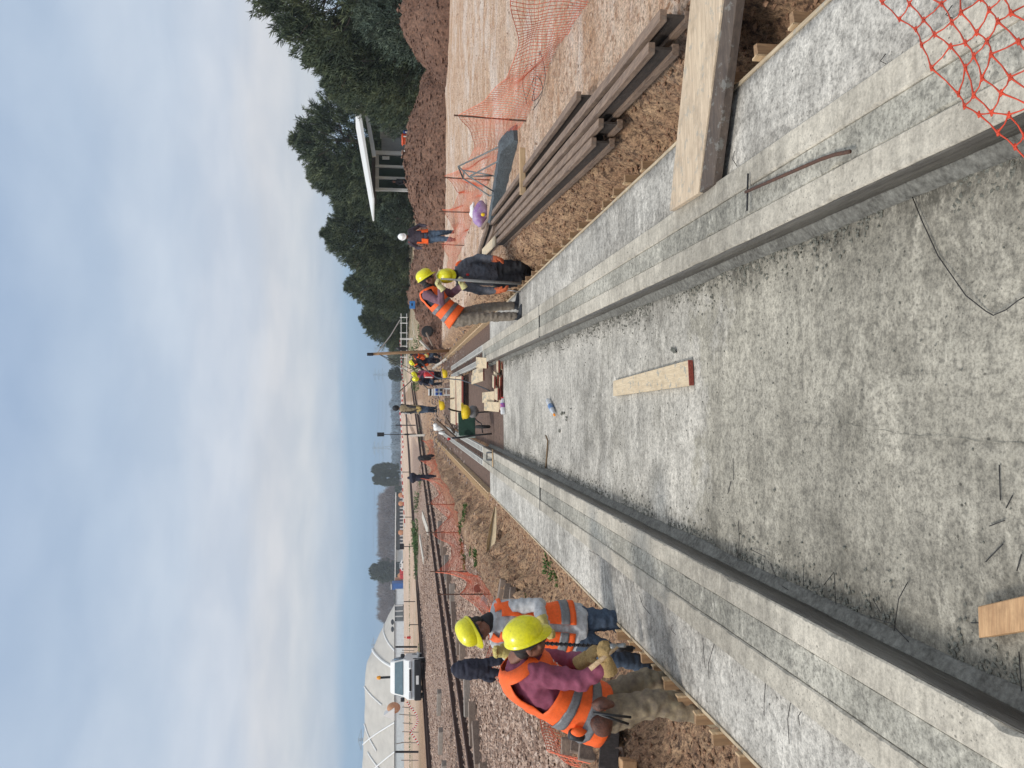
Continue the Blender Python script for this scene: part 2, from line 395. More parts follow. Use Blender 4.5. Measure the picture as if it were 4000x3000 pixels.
dirt = g.mix(g.ramp(big, [(.36, 0.), (.62, 1.)]), (.22, .115, .068), (.40, .25, .15)); dirt = g.mix(g.ramp(md, [(.38, 0.), (.62, .7)]), dirt, (.50, .335, .20))
dirt = g.mix(g.ramp(g.noise(15, 7, .75), [(.40, .9), (.50, 0.)]), dirt, (.075, .04, .026))
pale = g.mix(g.ramp(st, [(.38, 0.), (.60, 1.)]), (.46, .29, .18), (.62, .47, .355)); pale = g.mix(g.ramp(md, [(.38, .85), (.5, 0.)]), pale, (.34, .185, .105))
pale = g.mix(g.ramp(g.noise(.9, 6, .7, g.mapv((.6, 1, 1))), [(.5, 0.), (.62, .7)]), pale, (.66, .57, .50))
bal = g.mix(g.ramp(g.vor(26, 'F1', None, 'Color'), [(.1, 0.), (.9, 1.)]), (.15, .09, .065), (.44, .32, .25)); bal = g.mix(g.ramp(md, [(.4, .35), (.6, 0.)]), bal, (.30, .19, .14))
grs = g.mix(fn, (.045, .075, .025), (.12, .15, .05))
c = g.mix(zs.outputs[1], dirt, pale); c = g.mix(zs.outputs[0], c, bal)
c = g.mix(g.math('MULTIPLY', zs.outputs[2], g.ramp(g.noise(3, 5, .7), [(.42, 0.), (.55, 1.)])), c, grs)
c = g.mix(.8, c, g.ramp(fn, [(.38, .35), (.5, 1.0), (.62, 1.5)]), 'MULTIPLY')
t.links.new(c, b.inputs['Base Color'])
t.links.new(g.bump(fn, .8, .03, g.bump(md, .7, .08)), b.inputs['Normal'])
m_soil = m; me.materials.append(m)
gr = addobj('ground', me); tag(gr, kind='structure')

def stones(name, mat, pts, label=None, kind='stuff', flat=.7):
    vs = []; fs = []
    base = [(1,0,0),(-1,0,0),(0,1,0),(0,-1,0),(0,0,1),(0,0,-1),(.6,.6,.6),(-.6,-.6,.6),(.6,-.6,-.5),(-.6,.6,-.5)]
    F8 = [(0,2,4),(2,1,4),(1,3,4),(3,0,4),(2,0,5),(1,2,5),(3,1,5),(0,3,5)]
    for p, s in pts:
        o = len(vs); a = random.uniform(0, 6.28); ca_, sa = math.cos(a), math.sin(a); e = random.uniform(.6, 1.4)
        for v in base[:6]:
            x = v[0]*s*e*random.uniform(.6, 1.2)+random.uniform(-.35, .35)*s; y = v[1]*s*random.uniform(.6, 1.2)+random.uniform(-.35, .35)*s; z = v[2]*s*flat*random.uniform(.7, 1.1)
            vs.append((p[0]+x*ca_-y*sa, p[1]+x*sa+y*ca_, p[2]+z))
        fs += [(o+f[0], o+f[1], o+f[2]) for f in F8]
    me = bpy.data.meshes.new(name); me.from_pydata(vs, [], fs); me.materials.append(mat)
    return tag(addobj(name, me), label, None, None, kind)
m_stone, t, b = nt('ballast_stone', .9); g = NG(t)
cc = g.ramp(g.vor(11, 'F1', None, 'Color'), [(0., (.11, .065, .048)), (.35, (.29, .19, .14)), (.7, (.43, .31, .24)), (1., (.60, .49, .41))])
t.links.new(g.mix(.5, cc, g.ramp(g.noise(60, 4), [(.3, .5), (.7, 1.4)]), 'MULTIPLY'), b.inputs['Base Color'])
m_clod = M('soil_clod', (.34, .205, .125), .95, .5, 9, .6, c2=(.16, .085, .05))
pts = []
while len(pts) < 26000:
    y = 7.5+58*random.random()**1.7; x = -3.7-random.random()*(.50*y)
    if G_far(x, y) < .5: continue
    if min(tdist(x, y, TRK1), tdist(x, y, TRK2)) < .85 and random.random() < .5: continue
    pts.append(((x, y, nat(x, y)+.015), random.uniform(.02, .048)*(1+y*.012)))
stones('ballast', m_stone, pts)
pts = []
for _ in range(9000):
    y = 3.2+16*random.random()**1.4; x = -random.uniform(1.93, 4.2); pts.append(((x, y, gh(x, y)), random.uniform(.006, .03)))
for _ in range(7000):
    y = 2.5+15*random.random()**1.4; x = random.uniform(1.78, 2.6); pts.append(((x, y, gh(x, y)), random.uniform(.006, .028)))
stones('soil_clods', m_clod, pts)
m_peb = M('pebble', (.50, .38, .29), .9, .45, 9, .3, c2=(.20, .12, .075))
pts = []
for _ in range(7000):
    y = 4+34*random.random()**1.3; x = 2.4+random.random()*(.5*y+.6); pts.append(((x, y, gh(x, y)), random.uniform(.006, .022)))
stones('pebbles', m_peb, pts)
# ================================================================== CAST CONCRETE OF THE PIT
XL = (-.967, -1.10, -1.26, -1.39, -1.89); XR = (.832, .96, 1.11, 1.245, 1.73)
def sheet(name, x0, x1, y0, y1, z, mat, amp=.005, dx=.07, label=None, cat=None, ragged=0):
    nx_, ny_ = max(2, int((x1-x0)/dx)), int((y1-y0)/dx/1.2); vs = []; fs = []
    for j in range(ny_+1):
        for i in range(nx_+1):
            x = x0+(x1-x0)*i/nx_; y = y0+(y1-y0)*j/ny_
            if ragged and j == ny_: y += ragged*noise.noise(Vector((x*9, 3, 1)))
            zz = z+amp*noise.noise(Vector((x*2.2, y*2.2, 1)))+amp*.6*noise.noise(Vector((x*11, y*11, 5)))
            vs.append((x, y, zz))
    w = nx_+1
    fs = [(j*w+i, j*w+i+1, (j+1)*w+i+1, (j+1)*w+i) for j in range(ny_) for i in range(nx_)]
    rim = [i for i in range(w)]+[j*w+nx_ for j in range(1, ny_+1)]+[ny_*w+i for i in range(nx_-1, -1, -1)]+[j*w for j in range(ny_-1, 0, -1)]
    o = len(vs); vs += [(vs[k][0], vs[k][1], z-.38) for k in rim]; n = len(rim)
    fs += [(rim[(k+1) % n], rim[k], o+k, o+(k+1) % n) for k in range(n)]
    me = bpy.data.meshes.new(name); me.from_pydata(vs, [], fs); me.materials.append(mat)
    for p in me.polygons: p.use_smooth = True
    me.shade_smooth() if False else None
    return addobj(name, me)
o = sheet('pit_floor', XL[0]-.02, XR[0]+.02, -1.5, 14.45, 0, m_floor, .007, .045); tag(o, kind='structure')
o = sheet('pavement', XR[3]-.01, XR[4], -1.5, 15.8, .10, m_slab, .004, ragged=.06); tag(o, kind='structure')
o = sheet('pavement', XL[4], XL[3]+.01, -1.5, 15.8, .10, m_slab, .004, ragged=.06); tag(o, kind='structure')
def plinth(X, side):
    t_ = thing('concrete_plinth', ((X[0]+X[3])/2, 8, 0), 'long grey concrete plinth with two smooth strips along the '+side+' of the pit floor', 'plinth', 'concrete plinths along the pit')
    s = 1 if X[3] > X[0] else -1
    for a, b_, z, nm, mt in ((X[0], X[1], .172, 'smooth_strip', m_strip), (X[1], X[2], .163, 'grout_band', m_rough), (X[2], X[3], .172, 'smooth_strip', m_strip)):
        mb = MB(); n = 620; rings = []
        for i in range(n+1):
            y = -1.5+18.1*i/n; e = .002*noise.noise(Vector((a*3, y*3, 0))); e2 = .003*noise.noise(Vector((b_*5, y*6, 0))); ch = max(0, noise.noise(Vector((y*7, a*9, 3)))-.22)*.035+max(0, noise.noise(Vector((y*26, a*9, 7)))-.2)*.014
            q = .006*s
            rings.append([Vector(p) for p in ((a+e, y, -.2), (a+e+s*ch*.4, y, z-.006-ch), (a+e+q+s*ch, y, z+e2), (b_-q+e, y, z+e2), (b_+e, y, z-.006), (b_+e, y, -.2))])
        mb.loft(rings); mb.build(nm, mt, t_)
    mb = MB(); rings = []
    for i in range(241):
        y = -1.5+18.09*i/240; e = .010*noise.noise(Vector((y*2.2, 1, side == 'left')))+.006*noise.noise(Vector((y*9, 1, 4))); w = .022+.02*noise.noise(Vector((y*.9, 5, 2)))
        rings.append([Vector(p) for p in ((X[0]-.0, y, -.1), (X[0]-s*(w+.04+e), y, -.05), (X[0]-s*(w+.035+e), y, .016+e), (X[0]-s*(.012), y, .044+e), (X[0]-s*.002, y, .052+e))])
    mb.loft(rings); mb.build('mortar_fillet', m_fillet, t_, smooth=True)
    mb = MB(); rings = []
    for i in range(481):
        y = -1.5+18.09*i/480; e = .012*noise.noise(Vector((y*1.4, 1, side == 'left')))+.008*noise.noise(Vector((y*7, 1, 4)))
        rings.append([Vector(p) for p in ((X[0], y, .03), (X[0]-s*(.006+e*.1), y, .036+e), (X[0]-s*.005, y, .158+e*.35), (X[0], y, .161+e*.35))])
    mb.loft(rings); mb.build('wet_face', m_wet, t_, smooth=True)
    D = G(2109, 1868, .17).y
    mb = MB(); mb.box(((X[0]+X[3])/2, D, .166), (abs(X[3]-X[0])+.004, .014, .02)); mb.build('joint', m_black, t_)
    return t_
plinth(XL, 'left'); plinth(XR, 'right')
pts = []
for _ in range(5200):
    y = 2.1+12.2*random.random()**1.2; e = random.expovariate(1/.055)
    s = random.choice((-1, 1)); x = (XL[0]+.03+e) if s < 0 else (XR[0]-.03-e)
    if noise.noise(Vector((s*3, y*1.7, 2))) < -.22: continue
    pts.append(((x, y, .004), random.uniform(.003, .012)))
for _ in range(500):
    y = 2.1+12*random.random(); x = random.uniform(-.9, .8); pts.append(((x, y, .003), random.uniform(.003, .008)))
for p in ((2195, 1615), (2203, 1612), (2212, 1640), (2230, 1597), (2185, 1684), (2213, 1628), (2625, 1360), (2635, 1372), (2625, 1366)):
    q = G(p[0], p[1], .01); pts.append(((q.x, q.y, .012), random.uniform(.014, .03)))
m_crumb = M('cement_crumb', (.20, .20, .17), .95, .5, 40, .4, c2=(.09, .09, .075))
stones('cement_crumbs', m_crumb, pts)
# ------------------------------------------------------------------ side forms and stakes
def sideform(x, y0, y1, side, zt, label):
    t_ = thing('side_form', (x, y0, 0), label, 'formwork', 'side forms along the pavement edges')
    mb = MB(); rings = []; s = 1 if x > 0 else -1; n = int((y1-y0)/.3)
    for i in range(n+1):
        y = y0+(y1-y0)*i/n; e = .006*noise.noise(Vector((y, x, 0)))
        rings.append([Vector(p) for p in ((x+e+s*.002, y, -.28), (x+e+s*.002, y, zt), (x+e+s*.022, y, zt), (x+e+s*.022, y, -.28))])
    mb.loft(rings); mb.build('board', m_formpale, t_); return t_
sideform(XL[4], .5, 15.7, 'left', .108, 'pale timber side form along the left pavement edge')
sideform(XR[4], .5, 15.7, 'right', .108, 'pale timber side form along the right pavement edge')
def stake(loc, rz, s):
    t_ = thing('form_stake', (0, 0, 0), None, 'stake')
    mb = MB(); mb.box((s*.045, 0, -.02), (.07, .035, .26), None, .004); mb.build('post', m_form, t_)
    mb = MB(); mb.box((s*.010, 0, .012), (.012, .05, .215), None, .002); mb.build('edge_strip', m_pine, t_)
    t_.location = loc; t_.rotation_euler.z = rz; return t_
st0 = {}
def stakes(s, y_list, lbl):
    for i, y in enumerate(y_list):
        x = (XL[4]-.025) if s < 0 else (XR[4]+.025)
        if s not in st0: o = st0[s] = stake((x, y, .02), 0, s)
        else: o = copy_tree(st0[s]); o.location = (x, y, .02)
        o.rotation_euler.z = random.uniform(-.12, .12); o.location.z = random.uniform(.0, .045); o.scale.z = random.uniform(.9, 1.1)
        tag(o, lbl, 'stake', 'stakes along the side forms')
stakes(-1, [3.72+.285*i+random.uniform(-.02, .02) for i in range(9)]+[6.3+.42*i for i in range(1)], 'short timber stake holding the side form along the left pavement edge')
stakes(1, [3.35, 3.68, 4.02, 5.62, 5.98, 6.38]+[6.8+.42*i+random.uniform(-.04, .04) for i in range(21)], 'short timber stake holding the side form along the right pavement edge')
# ================================================================== THINGS LYING ON AND BY THE CONCRETE
Z = Vector((0, 0, 1))
def quad_board(name, pts, th, mat, label, cat, parts=None, group=None):
    """flat board from four top corners"""
    t_ = thing(name, pts[0], label, cat, group); mb = MB(); mb.prism([Vector(p) for p in pts], (0, 0, -th))
    mb.build('board', mat, t_, bevel=.002); return t_
# board lying on the floor, red painted ends
P = [G(2395, 1488, .035), G(2395, 1547, .035), G(2692, 1506, .035), G(2687, 1407, .035)]
t_ = quad_board('plywood_board', P, .028, m_ply, 'splattered plywood board lying alone in the middle of the pit floor', 'board')
mb = MB(); d = (P[3]-P[0]).normalized()*.012; a, b_ = P[3].copy(), P[2].copy(); mb.prism([a+Vector((0,0,.001)), b_+Vector((0,0,.001)), b_+d+Vector((0,0,.001)), a+d+Vector((0,0,.001))], (0, 0, -.030)); mb.build('red_end', m_redwood, t_)
# timber block at the foot of the picture
P = [G(3818, 2369, .05), G(3822, 2492, .05), G(4090, 2449, .05), G(4090, 2306, .05)]
m_block = wood('fresh_timber', (.60, .38, .20), (.42, .24, .12), axis=0, scale=1.2)
t_ = thing('timber_block', P[0], 'sawn orange timber block at the near end of the pit floor', 'timber'); mb = MB(); mb.prism(P, (0, 0, -.05)); mb.build('block', m_block, t_, bevel=.003)
mb = MB(); q = G(3835, 2436, .03); mb.tube([q+Vector((-.0, .01, 0)), q+Vector((-.01, .045, .003))], .002); mb.build('nail', m_dark, t_)
def bottle(p, d, label, capmat, labmat, L=.24, r=.034):
    d = Vector(d).normalized(); t_ = thing('plastic_bottle', p, label, 'bottle')
    mb = MB(); mb.lathe(p, d, [(.001, 0), (r*.8, .002), (r, .02), (r, L*.3), (r*.93, L*.36), (r, L*.42), (r, L*.66), (r*.75, L*.8), (r*.4, L*.9), (r*.38, L*.94)], 14); mb.build('body', m_bottle, t_, smooth=True)
    mb = MB(); mb.lathe(p, d, [(r*1.02, L*.38), (r*1.03, L*.40), (r*1.03, L*.62), (r*1.02, L*.64)], 14); mb.build('label_band', labmat, t_, smooth=True)
    mb = MB(); mb.lathe(p, d, [(r*.42, L*.93), (r*.45, L*.94), (r*.45, L*1.0), (r*.3, L*1.01)], 12); mb.build('cap', capmat, t_); return t_
m_bottle = M('bottle_plastic', (.72, .74, .76), .12, .1, 8, .2, spec=.8); m_bottle.node_tree.nodes['Principled BSDF'].inputs['Alpha'].default_value = .75
m_orangecap = M('orange_cap', (.9, .3, .02), .4, .1, 4, 0)
m_bluelab = M('blue_label', (.03, .16, .45), .4, .75, 16, 0, c2=(.4, .5, .6)); m_bluelab2 = M('blue_red_label', (.04, .12, .5), .4, .5, 20, 0, c2=(.6, .05, .07))
p = G(2140, 1562, .035); q = G(2166, 1622, .035); bottle(p, q-p, 'clear bottle with an orange cap lying on the pit floor beyond the plywood board', m_orangecap, m_bluelab, L=(q-p).length)
p = G(1966, 1618, .04); q = G(1963, 1552, .04); bottle(p, q-p, 'clear bottle with blue and red label and red cap at the pit floor end', m_red, m_bluelab2, L=.33, r=.05)
# rods and sticks
def rod(name, pts, r, mat, label, cat='rod', seg=8):
    mb = MB(); mb.tube(pts, r, seg); return tag(mb.build(name, mat, smooth=True, origin=pts[0]), label, cat)
rod('reinforcing_bar', [G(2913, 750, .19), G(3050, 690, .188), G(3202, 624, .19), G(3260, 604, .195), G(3320, 592, .20)], .0085, m_rust, 'bent rusty reinforcing bar lying on the right plinth', 'steel bar')
rod('steel_pin', [G(2922, 678, .185), G(2918, 823, .19)], .005, m_dark, 'short black steel pin under the end of the bent rusty bar', 'steel bar')
rod('broken_stick', [G(2132, 1701, .03), G(2140, 1722, .025), G(2136, 1775, .015), G(2132, 1828, .01)], .011, M('bark', (.20, .13, .07), .8, .4, 20, .3), 'brown broken stick lying near the left plinth', 'stick')
q = G(1912, 1782, .18)
t_ = thing('frame_clamp', q, 'black square steel clamp on the left plinth beside a yellow stick', 'clamp'); mb = MB()
c4 = [G(1902, 1797, .185), G(1902, 1768, .185), G(1919, 1768, .185)]; mb.tube([G(1920, 1797, .185)]+c4, .014, 6); mb.build('bar', m_black, t_)
rod('yellow_stick', [G(1924, 1756, .19), G(1925, 1823, .185)], .013, m_pine, 'yellow stick across the left plinth next to the black clamp', 'stick')
# tie wires poking from the plinths and lying on the floor
def wires(name, lst, label, r=.0019):
    for i, pts in enumerate(lst):
        mb = MB(); mb.tube(pts, r, 4); tag(mb.build(name, m_wire, smooth=True, origin=pts[0]), label, 'wire', name.replace('_', ' ')+'s')
rw = random.Random(3); lst = []
for (a, b_) in (((2497, 2324), (2540, 2400)), ((2625, 2440), (2640, 2480)), ((2745, 2494), (2755, 2610)), ((2790, 2515), (2770, 2650)), ((2990, 2670), (2985, 2795)), ((3088, 2745), (3083, 2905)), ((3130, 2780), (3125, 2835)), ((2300, 2150), (2345, 2172)), ((2230, 2080), (2262, 2100))):
    p = G(a[0], a[1], .135); q = G(b_[0], b_[1], .108); mid = (p+q)/2+Vector((rw.uniform(-.02, .02), rw.uniform(-.03, .03), .012)); lst.append([p, mid, q])
wires('tie_wire', lst, 'thin black tie wire poking out from under the left plinth onto the pavement')
lst = []
for (a, b_) in (((2870, 590), (2880, 650)), ((3720, 20), (3722, 72)), ((3460, 210), (3462, 250)), ((2700, 470), (2706, 505))):
    p = G(a[0], a[1], .125); q = G(b_[0], b_[1], .108); lst.append([p, (p+q)/2+Vector((0, .02, .01)), q])
wires('short_wire', lst, 'short tie wire end standing out of the right concrete')
lst = [[G(x, y, z) for x, y, z in w] for w in (
 [(2885, 2035, .01), (2887, 2100, .02), (2882, 2190, .02)], [(2930, 2145, .01), (2990, 2175, .03), (2978, 2240, .01)], [(3010, 2200, .01), (3040, 2280, .02), (3080, 2305, .05)],
 [(3218, 2285, .0), (3258, 2235, .05), (3268, 2400, .01)], [(3545, 2275, .02), (3510, 2340, .05), (3490, 2480, .01)], [(3400, 2410, .01), (3480, 2435, .04), (3600, 2560, .01)],
 [(3918, 2125, .01), (3850, 2195, .01)], [(3990, 2165, .01), (3972, 2230, .01)], [(3925, 2032, .01), (3865, 2055, .01)], [(3903, 1815, .01), (3908, 1955, .01)], [(3955, 1935, .01), (3930, 1985, .01)],
 [(3980, 2545, .01), (3990, 2700, .02), (3960, 2760, .01)], [(3140, 2220, .01), (3138, 2290, .03)], [(2863, 1790, .01), (2866, 1875, .01)], [(2855, 1880, .01), (2842, 1930, .01)], [(3410, 2340, .01), (3440, 2395, .03)])]
wires('loose_wire', lst, 'loose black tie wire scrap lying on the pit floor near the left plinth')
rod('long_wire', [G(3085, 700, .12), G(3560, 760, .01), G(3600, 860, .02), G(3664, 1000, .015), G(3772, 1154, .03), G(3850, 1215, .01), G(3880, 1232, .01), G(3930, 1210, .03), G(3975, 1175, .05), G(4020, 1150, .02)][1:], .0022, m_wire, 'long thin black wire curling across the pit floor near the right plinth', 'wire', 5)
# ------------------------------------------------------------------ planks bridging the right trench
def plank3(name, p0a, p0b, p1a, p1b, th, mat, label):
    t_ = thing(name, p0a, label, 'plank'); mb = MB(); mb.prism([p0a, p0b, p1b, p1a], (0, 0, -th)); mb.build('board', mat, t_, bevel=.003); return t_
e0 = G(2615, 825, .212); e1 = G(2726, 755, .212); f0 = G(2700, -30, .24); f1 = G(2823, -30, .24)
plank3('formwork_plank', e0, e1, f0, f1, .035, m_plank, 'wide pale plank resting on the right plinth and crossing the trench')
e2 = G(2732, 752, .205); e3 = G(2786, 718, .190); g2 = G(2832, -30, .228); g3 = G(2880, -30, .20)
plank3('dark_plank', e2, e3, g2, g3, .05, m_plank_dark, 'dark brown plank lying against the wide pale plank over the trench')
# ------------------------------------------------------------------ weathered I-beams on the right bank
def ibeam(pa, pb, w, h, label, tilt=0):
    pa, pb = Vector(pa), Vector(pb); t_ = thing('formwork_beam', pa, label, 'beam', 'weathered beams stacked along the right bank')
    up = Z.copy(); d = (pb-pa).normalized(); up = (Matrix.Rotation(tilt, 3, d) @ up)
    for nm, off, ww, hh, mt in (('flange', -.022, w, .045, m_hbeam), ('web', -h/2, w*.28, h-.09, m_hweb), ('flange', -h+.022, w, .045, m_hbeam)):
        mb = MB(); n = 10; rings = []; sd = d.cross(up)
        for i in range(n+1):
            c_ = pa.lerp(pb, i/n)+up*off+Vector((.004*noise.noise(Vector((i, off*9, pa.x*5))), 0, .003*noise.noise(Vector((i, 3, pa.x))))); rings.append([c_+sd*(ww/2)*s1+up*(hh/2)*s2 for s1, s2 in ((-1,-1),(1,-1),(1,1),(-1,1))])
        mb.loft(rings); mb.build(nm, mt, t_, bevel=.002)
    return t_
BZ = .41
ibeam(G(2578, 58, BZ), A(1900, 895, 14.0), .07, .20, 'longest weathered beam, second from the outside, its near end beyond the pale plank')
ibeam(G(2533, 185, BZ+.0), A(1912, 925, 13.4), .07, .20, 'weathered beam with wire tied round it, third from the outside of the stack')
ibeam(G(2252, 372, BZ+.0), A(1880, 890, 15.2), .07, .20, 'outermost short weathered beam with a dark end')
ibeam(G(2338, 478, BZ-.03), A(1918, 940, 13.2), .07, .20, 'fourth weathered beam with a dirty near end by the rubble')
ibeam(G(2310, 552, BZ-.03), A(1928, 955, 12.6), .07, .20, 'innermost weathered beam closest to the trench')
ibeam(A(1925, 890, 12.6), A(1842, 1105, 17.5), .09, .2, 'far weathered beam behind the worker in the dark jacket')
ibeam(A(1900, 880, 13.2), A(1835, 1085, 18), .09, .2, 'pale far beam beside the orange net, behind the worker in the dark jacket')
P0 = A(2040, 578, 9.7); P1 = A(2042, 760, 9.7)
t_ = thing('timber_offcut', P0, 'short brown timber offcut lying across the weathered beams', 'timber'); mb = MB(); mb.beam(P0, P1, .05, .075); mb.build('block', m_pine_x, t_, bevel=.004)
P0 = G(1935, 940, .42); P1 = G(1880, 985, .42); t_ = thing('smeared_board', P0, 'small panel smeared with cement at the far end of the beams', 'panel'); mb = MB(); mb.beam(P0, G(1885, 990, .43), .16, .025); mb.build('board', m_ply, t_, bevel=.003)
# offcuts and splinters on the bank
for i, (a, b_, lb) in enumerate((((1985, 1012), (2014, 962), 'splintered offcut lowest in the rubble under the far ends of the beams'), ((2020, 985), (2040, 955), 'small orange offcut in the rubble beside the beams'), ((2100, 822), (2112, 868), 'upright offcut standing in the soil between trench and beams'), ((2117, 824), (2122, 866), 'second upright offcut standing in the soil between trench and beams'))):
    p = G(a[0], a[1], .05); q = G(b_[0], b_[1], .12); t_ = thing('wood_offcut', p, lb, 'offcut'); mb = MB(); mb.beam(p+Z*.03, q+Z*.05, .045, .03); mb.build('block', m_pine_x if i != 1 else m_block, t_, bevel=.003)
# dark covered slab beyond the beams
def bumpy_bar(name, mat, pts, w, h, label, cat, part='body', amp=.015):
    t_ = thing(name, pts[0], label, cat); mb = MB(); rings = []; n = 40
    a, b_ = Vector(pts[0]), Vector(pts[1]); d = (b_-a).normalized(); sd = d.cross(Z)
    for i in range(n+1):
        f = i/n; k = min(1, f*9+.25); c_ = a.lerp(b_, f); e = lambda s: amp*noise.noise(Vector((f*20, s, 2)))
        rings.append([c_+sd*(-w/2+e(1)), c_+sd*(-w/2*.85+e(2))+Z*(h*k+e(3)), c_+sd*(e(5))+Z*(h*k*1.05+e(4)), c_+sd*(w/2*.85+e(6))+Z*(h*k+e(7)), c_+sd*(w/2+e(8))])
    mb.loft(rings); mb.build(part, mat, t_); return t_
m_tar = M('tarred_sheet', (.10, .125, .14), .55, .5, 7, .9, bd=.03, c2=(.035, .04, .045))
bumpy_bar('covered_beam', m_tar, (G(2022, 520, .2), A(1885, 985, 15.0)-Z*.28), .30, .24, 'long beam wrapped in dark blue grey sheeting beyond the weathered beams', 'beam')
# triangular lattice of bars standing on it
K = {'a': A(1790, 650, 12.8), 'b': A(2008, 545, 11.8), 'c': A(1832, 690, 12.6), 'd': A(2026, 587, 11.5), 'e': A(1812, 665, 13.0), 'f': A(1925, 686, 12.6), 'g': A(1808, 696, 13.4), 'h': A(1912, 765, 13.0), 'i': A(1940, 755, 12.7), 'k': A(1955, 660, 12.4), 'l': A(1975, 640, 12.2), 'm': A(1950, 700, 12.5)}
t_ = thing('lattice_frame', (K['m'].x, K['m'].y, .25), 'grey triangular lattice frame of welded bars standing on the dark wrapped beam', 'steel frame')
for a, b_ in ('ab', 'cd', 'ac', 'ef', 'cf', 'ag', 'gh', 'ci', 'ag', 'eg', 'kl', 'fm', 'km', 'hi', 'dm'):
    mb = MB(); mb.tube([K[a], K[b_]], .013, 5); mb.build('bar', M('galvanised_bar', (.22, .24, .24), .5, .3, 20, .1, metal=.5), t_, smooth=True)
# purple sack
def sack(p, w, h, mat_body, label):
    t_ = thing('cement_sack', p, label, 'sack'); mb = MB(); mb.ball(p+Z*h*.36, h*.50, (w/h*1.1, .6, .8), None, 24, 16); mb.disp(.07, 5, 3); mb.disp(.02, 16, 3); mb.build('bag', mat_body, t_, smooth=True)
    mb = MB(); mb.ball(p+Z*h*.72+Vector((w*.2, 0, 0)), h*.20, (2.0, .7, .7), None, 14, 10); mb.disp(.05, 9, 5); mb.build('torn_top', m_white, t_, smooth=True)
    mb = MB(); mb.ball(p+Z*h*.25+Vector((-w*.05, -.13, 0)), h*.10, (.9, .35, 1), None, 8, 6); mb.build('yellow_print', m_yhelm2, t_, smooth=True); return t_
m_purple = M('purple_print', (.20, .03, .30), .5, .5, 7, .3, c2=(.55, .50, .58))
sack(Vector((G(1900, 840, .2).x, G(1900, 840, .2).y, .18)), .5, .42, m_purple, 'torn purple and white sack standing behind the dark wrapped beam')
# loops of binding wire on the right ground
for i, (cx_, cy_, r_) in enumerate(((2070, 330, .21), (2105, 365, .17), (2112, 300, .24))):
    c_ = G(cx_, cy_, .24); pts = [c_+Vector((math.cos(a*.35)*r_*1.1, math.sin(a*.35)*r_*1.6, .03+.03*math.sin(a*.8+i))) for a in range(19)]
    mb = MB(); mb.tube(pts, .0045, 4); tag(mb.build('wire_coil', m_wire, smooth=True, origin=c_), 'loop of loose black binding wire on the pale ground by the beams', 'wire', 'loops of binding wire')
# ------------------------------------------------------------------ plastic mesh fences
def net(S, nu, nv, r, diamond=False, sag=0, skip=0, seed=1):
    mb = MB(); rr = random.Random(seed)
    P_ = [[S(i/nu, j/nv) for j in range(nv+1)] for i in range(nu+1)]
    if not diamond:
        for j in range(nv+1): mb.tube([P_[i][j] for i in range(nu+1)], r*(1.0 if j not in (0, nv) else 1.7), 3, False)
        for i in range(nu+1): mb.tube([P_[i][j] for j in range(nv+1)], r*1.3, 3, False)
    else:
        for i in range(nu+1):
            for s in (1, -1):
                pts = []; k = i; j = 0
                for j in range(nv+1):
                    kk = i+s*(j*.5)
                    if 0 <= kk <= nu: pts.append(S(kk/nu, j/nv))
                if len(pts) > 1: mb.tube(pts, r, 3, False)
    return mb
def fencepost(p0, p1, r, mat, parent):
    mb = MB(); mb.tube([p0, p1], r, 6); return mb.build('post', mat, parent)
FR = [(A(2310, 0, 6.9), A(2000, 0, 6.6)), (A(2068, 474, 10.5), A(1795, 452, 10.5)), (A(1920, 704, 14.8), A(1742, 694, 14.8)), (A(1864, 830, 17.6), A(1725, 827, 17.6)), (A(1835, 960, 21), A(1722, 955, 21)), (A(1790, 1090, 27), A(1712, 1085, 27))]
x0 = FR[0]; FR = [(x0[0]*2-FR[1][0]*1.0, x0[1]*1.6-FR[1][1]*.6)]+FR
def span_net(F, sag):
    def S(u, v):
        k = u*(len(F)-1); i = min(int(k), len(F)-2); f = k-i
        lo = F[i][0].lerp(F[i+1][0], f); hi = F[i][1].lerp(F[i+1][1], f); s_ = math.sin(f*math.pi)
        hi = hi-Z*sag*s_*(hi.z-lo.z); p = lo.lerp(hi, v)
        w = Vector((noise.noise(Vector((u*23, v*2, 1))), noise.noise(Vector((u*19, v*2, 8))), noise.noise(Vector((u*31, v*3, 4)))))
        return p+Vector((w.x*.10, w.y*.10, w.z*.05))+Vector((.12*s_*(1-v), 0, 0))
    return S
tf = thing('mesh_fence', (FR[2][0].x, FR[2][0].y, .2), 'sagging orange plastic mesh fence on thin posts right of the weathered beams', 'mesh fence')
net(span_net(FR, .38), 300, 14, .0026).build('net', m_net_faded, tf, recalc=False)
for lo, hi in FR[2:]: fencepost(lo-Z*.1, hi+(hi-lo)*.08, .012, m_rust, tf)
# left fence
FL = [(A(3300, 3330, 5.0), A(2900, 3260, 5.0)), (A(2290, 3000, 7.4), A(2130, 2940, 7.4)), (A(2010, 2655, 11.6), A(1880, 2630, 11.6)), (A(1917, 2322, 14.5), A(1800, 2322, 14.5)), (A(1826, 2233, 19.5), A(1700, 2233, 19.5)), (A(1797, 2080, 21.9), A(1690, 2080, 21.9)), (A(1780, 1971, 24.5), A(1680, 1971, 24.5)),
      (A(1720, 1870, 32), A(1640, 1870, 32)), (A(1700, 1800, 38), A(1640, 1800, 38)), (A(1690, 1720, 43), A(1650, 1720, 43))]
FLp = FL[:]
tf = thing('mesh_fence', (FL[3][0].x, FL[3][0].y, .2), 'drooping orange plastic mesh fence along the left bank beside the ballast', 'mesh fence')
net(span_net(FL, .62), 400, 11, .0030, seed=5).build('net', m_net_faded, tf, recalc=False)
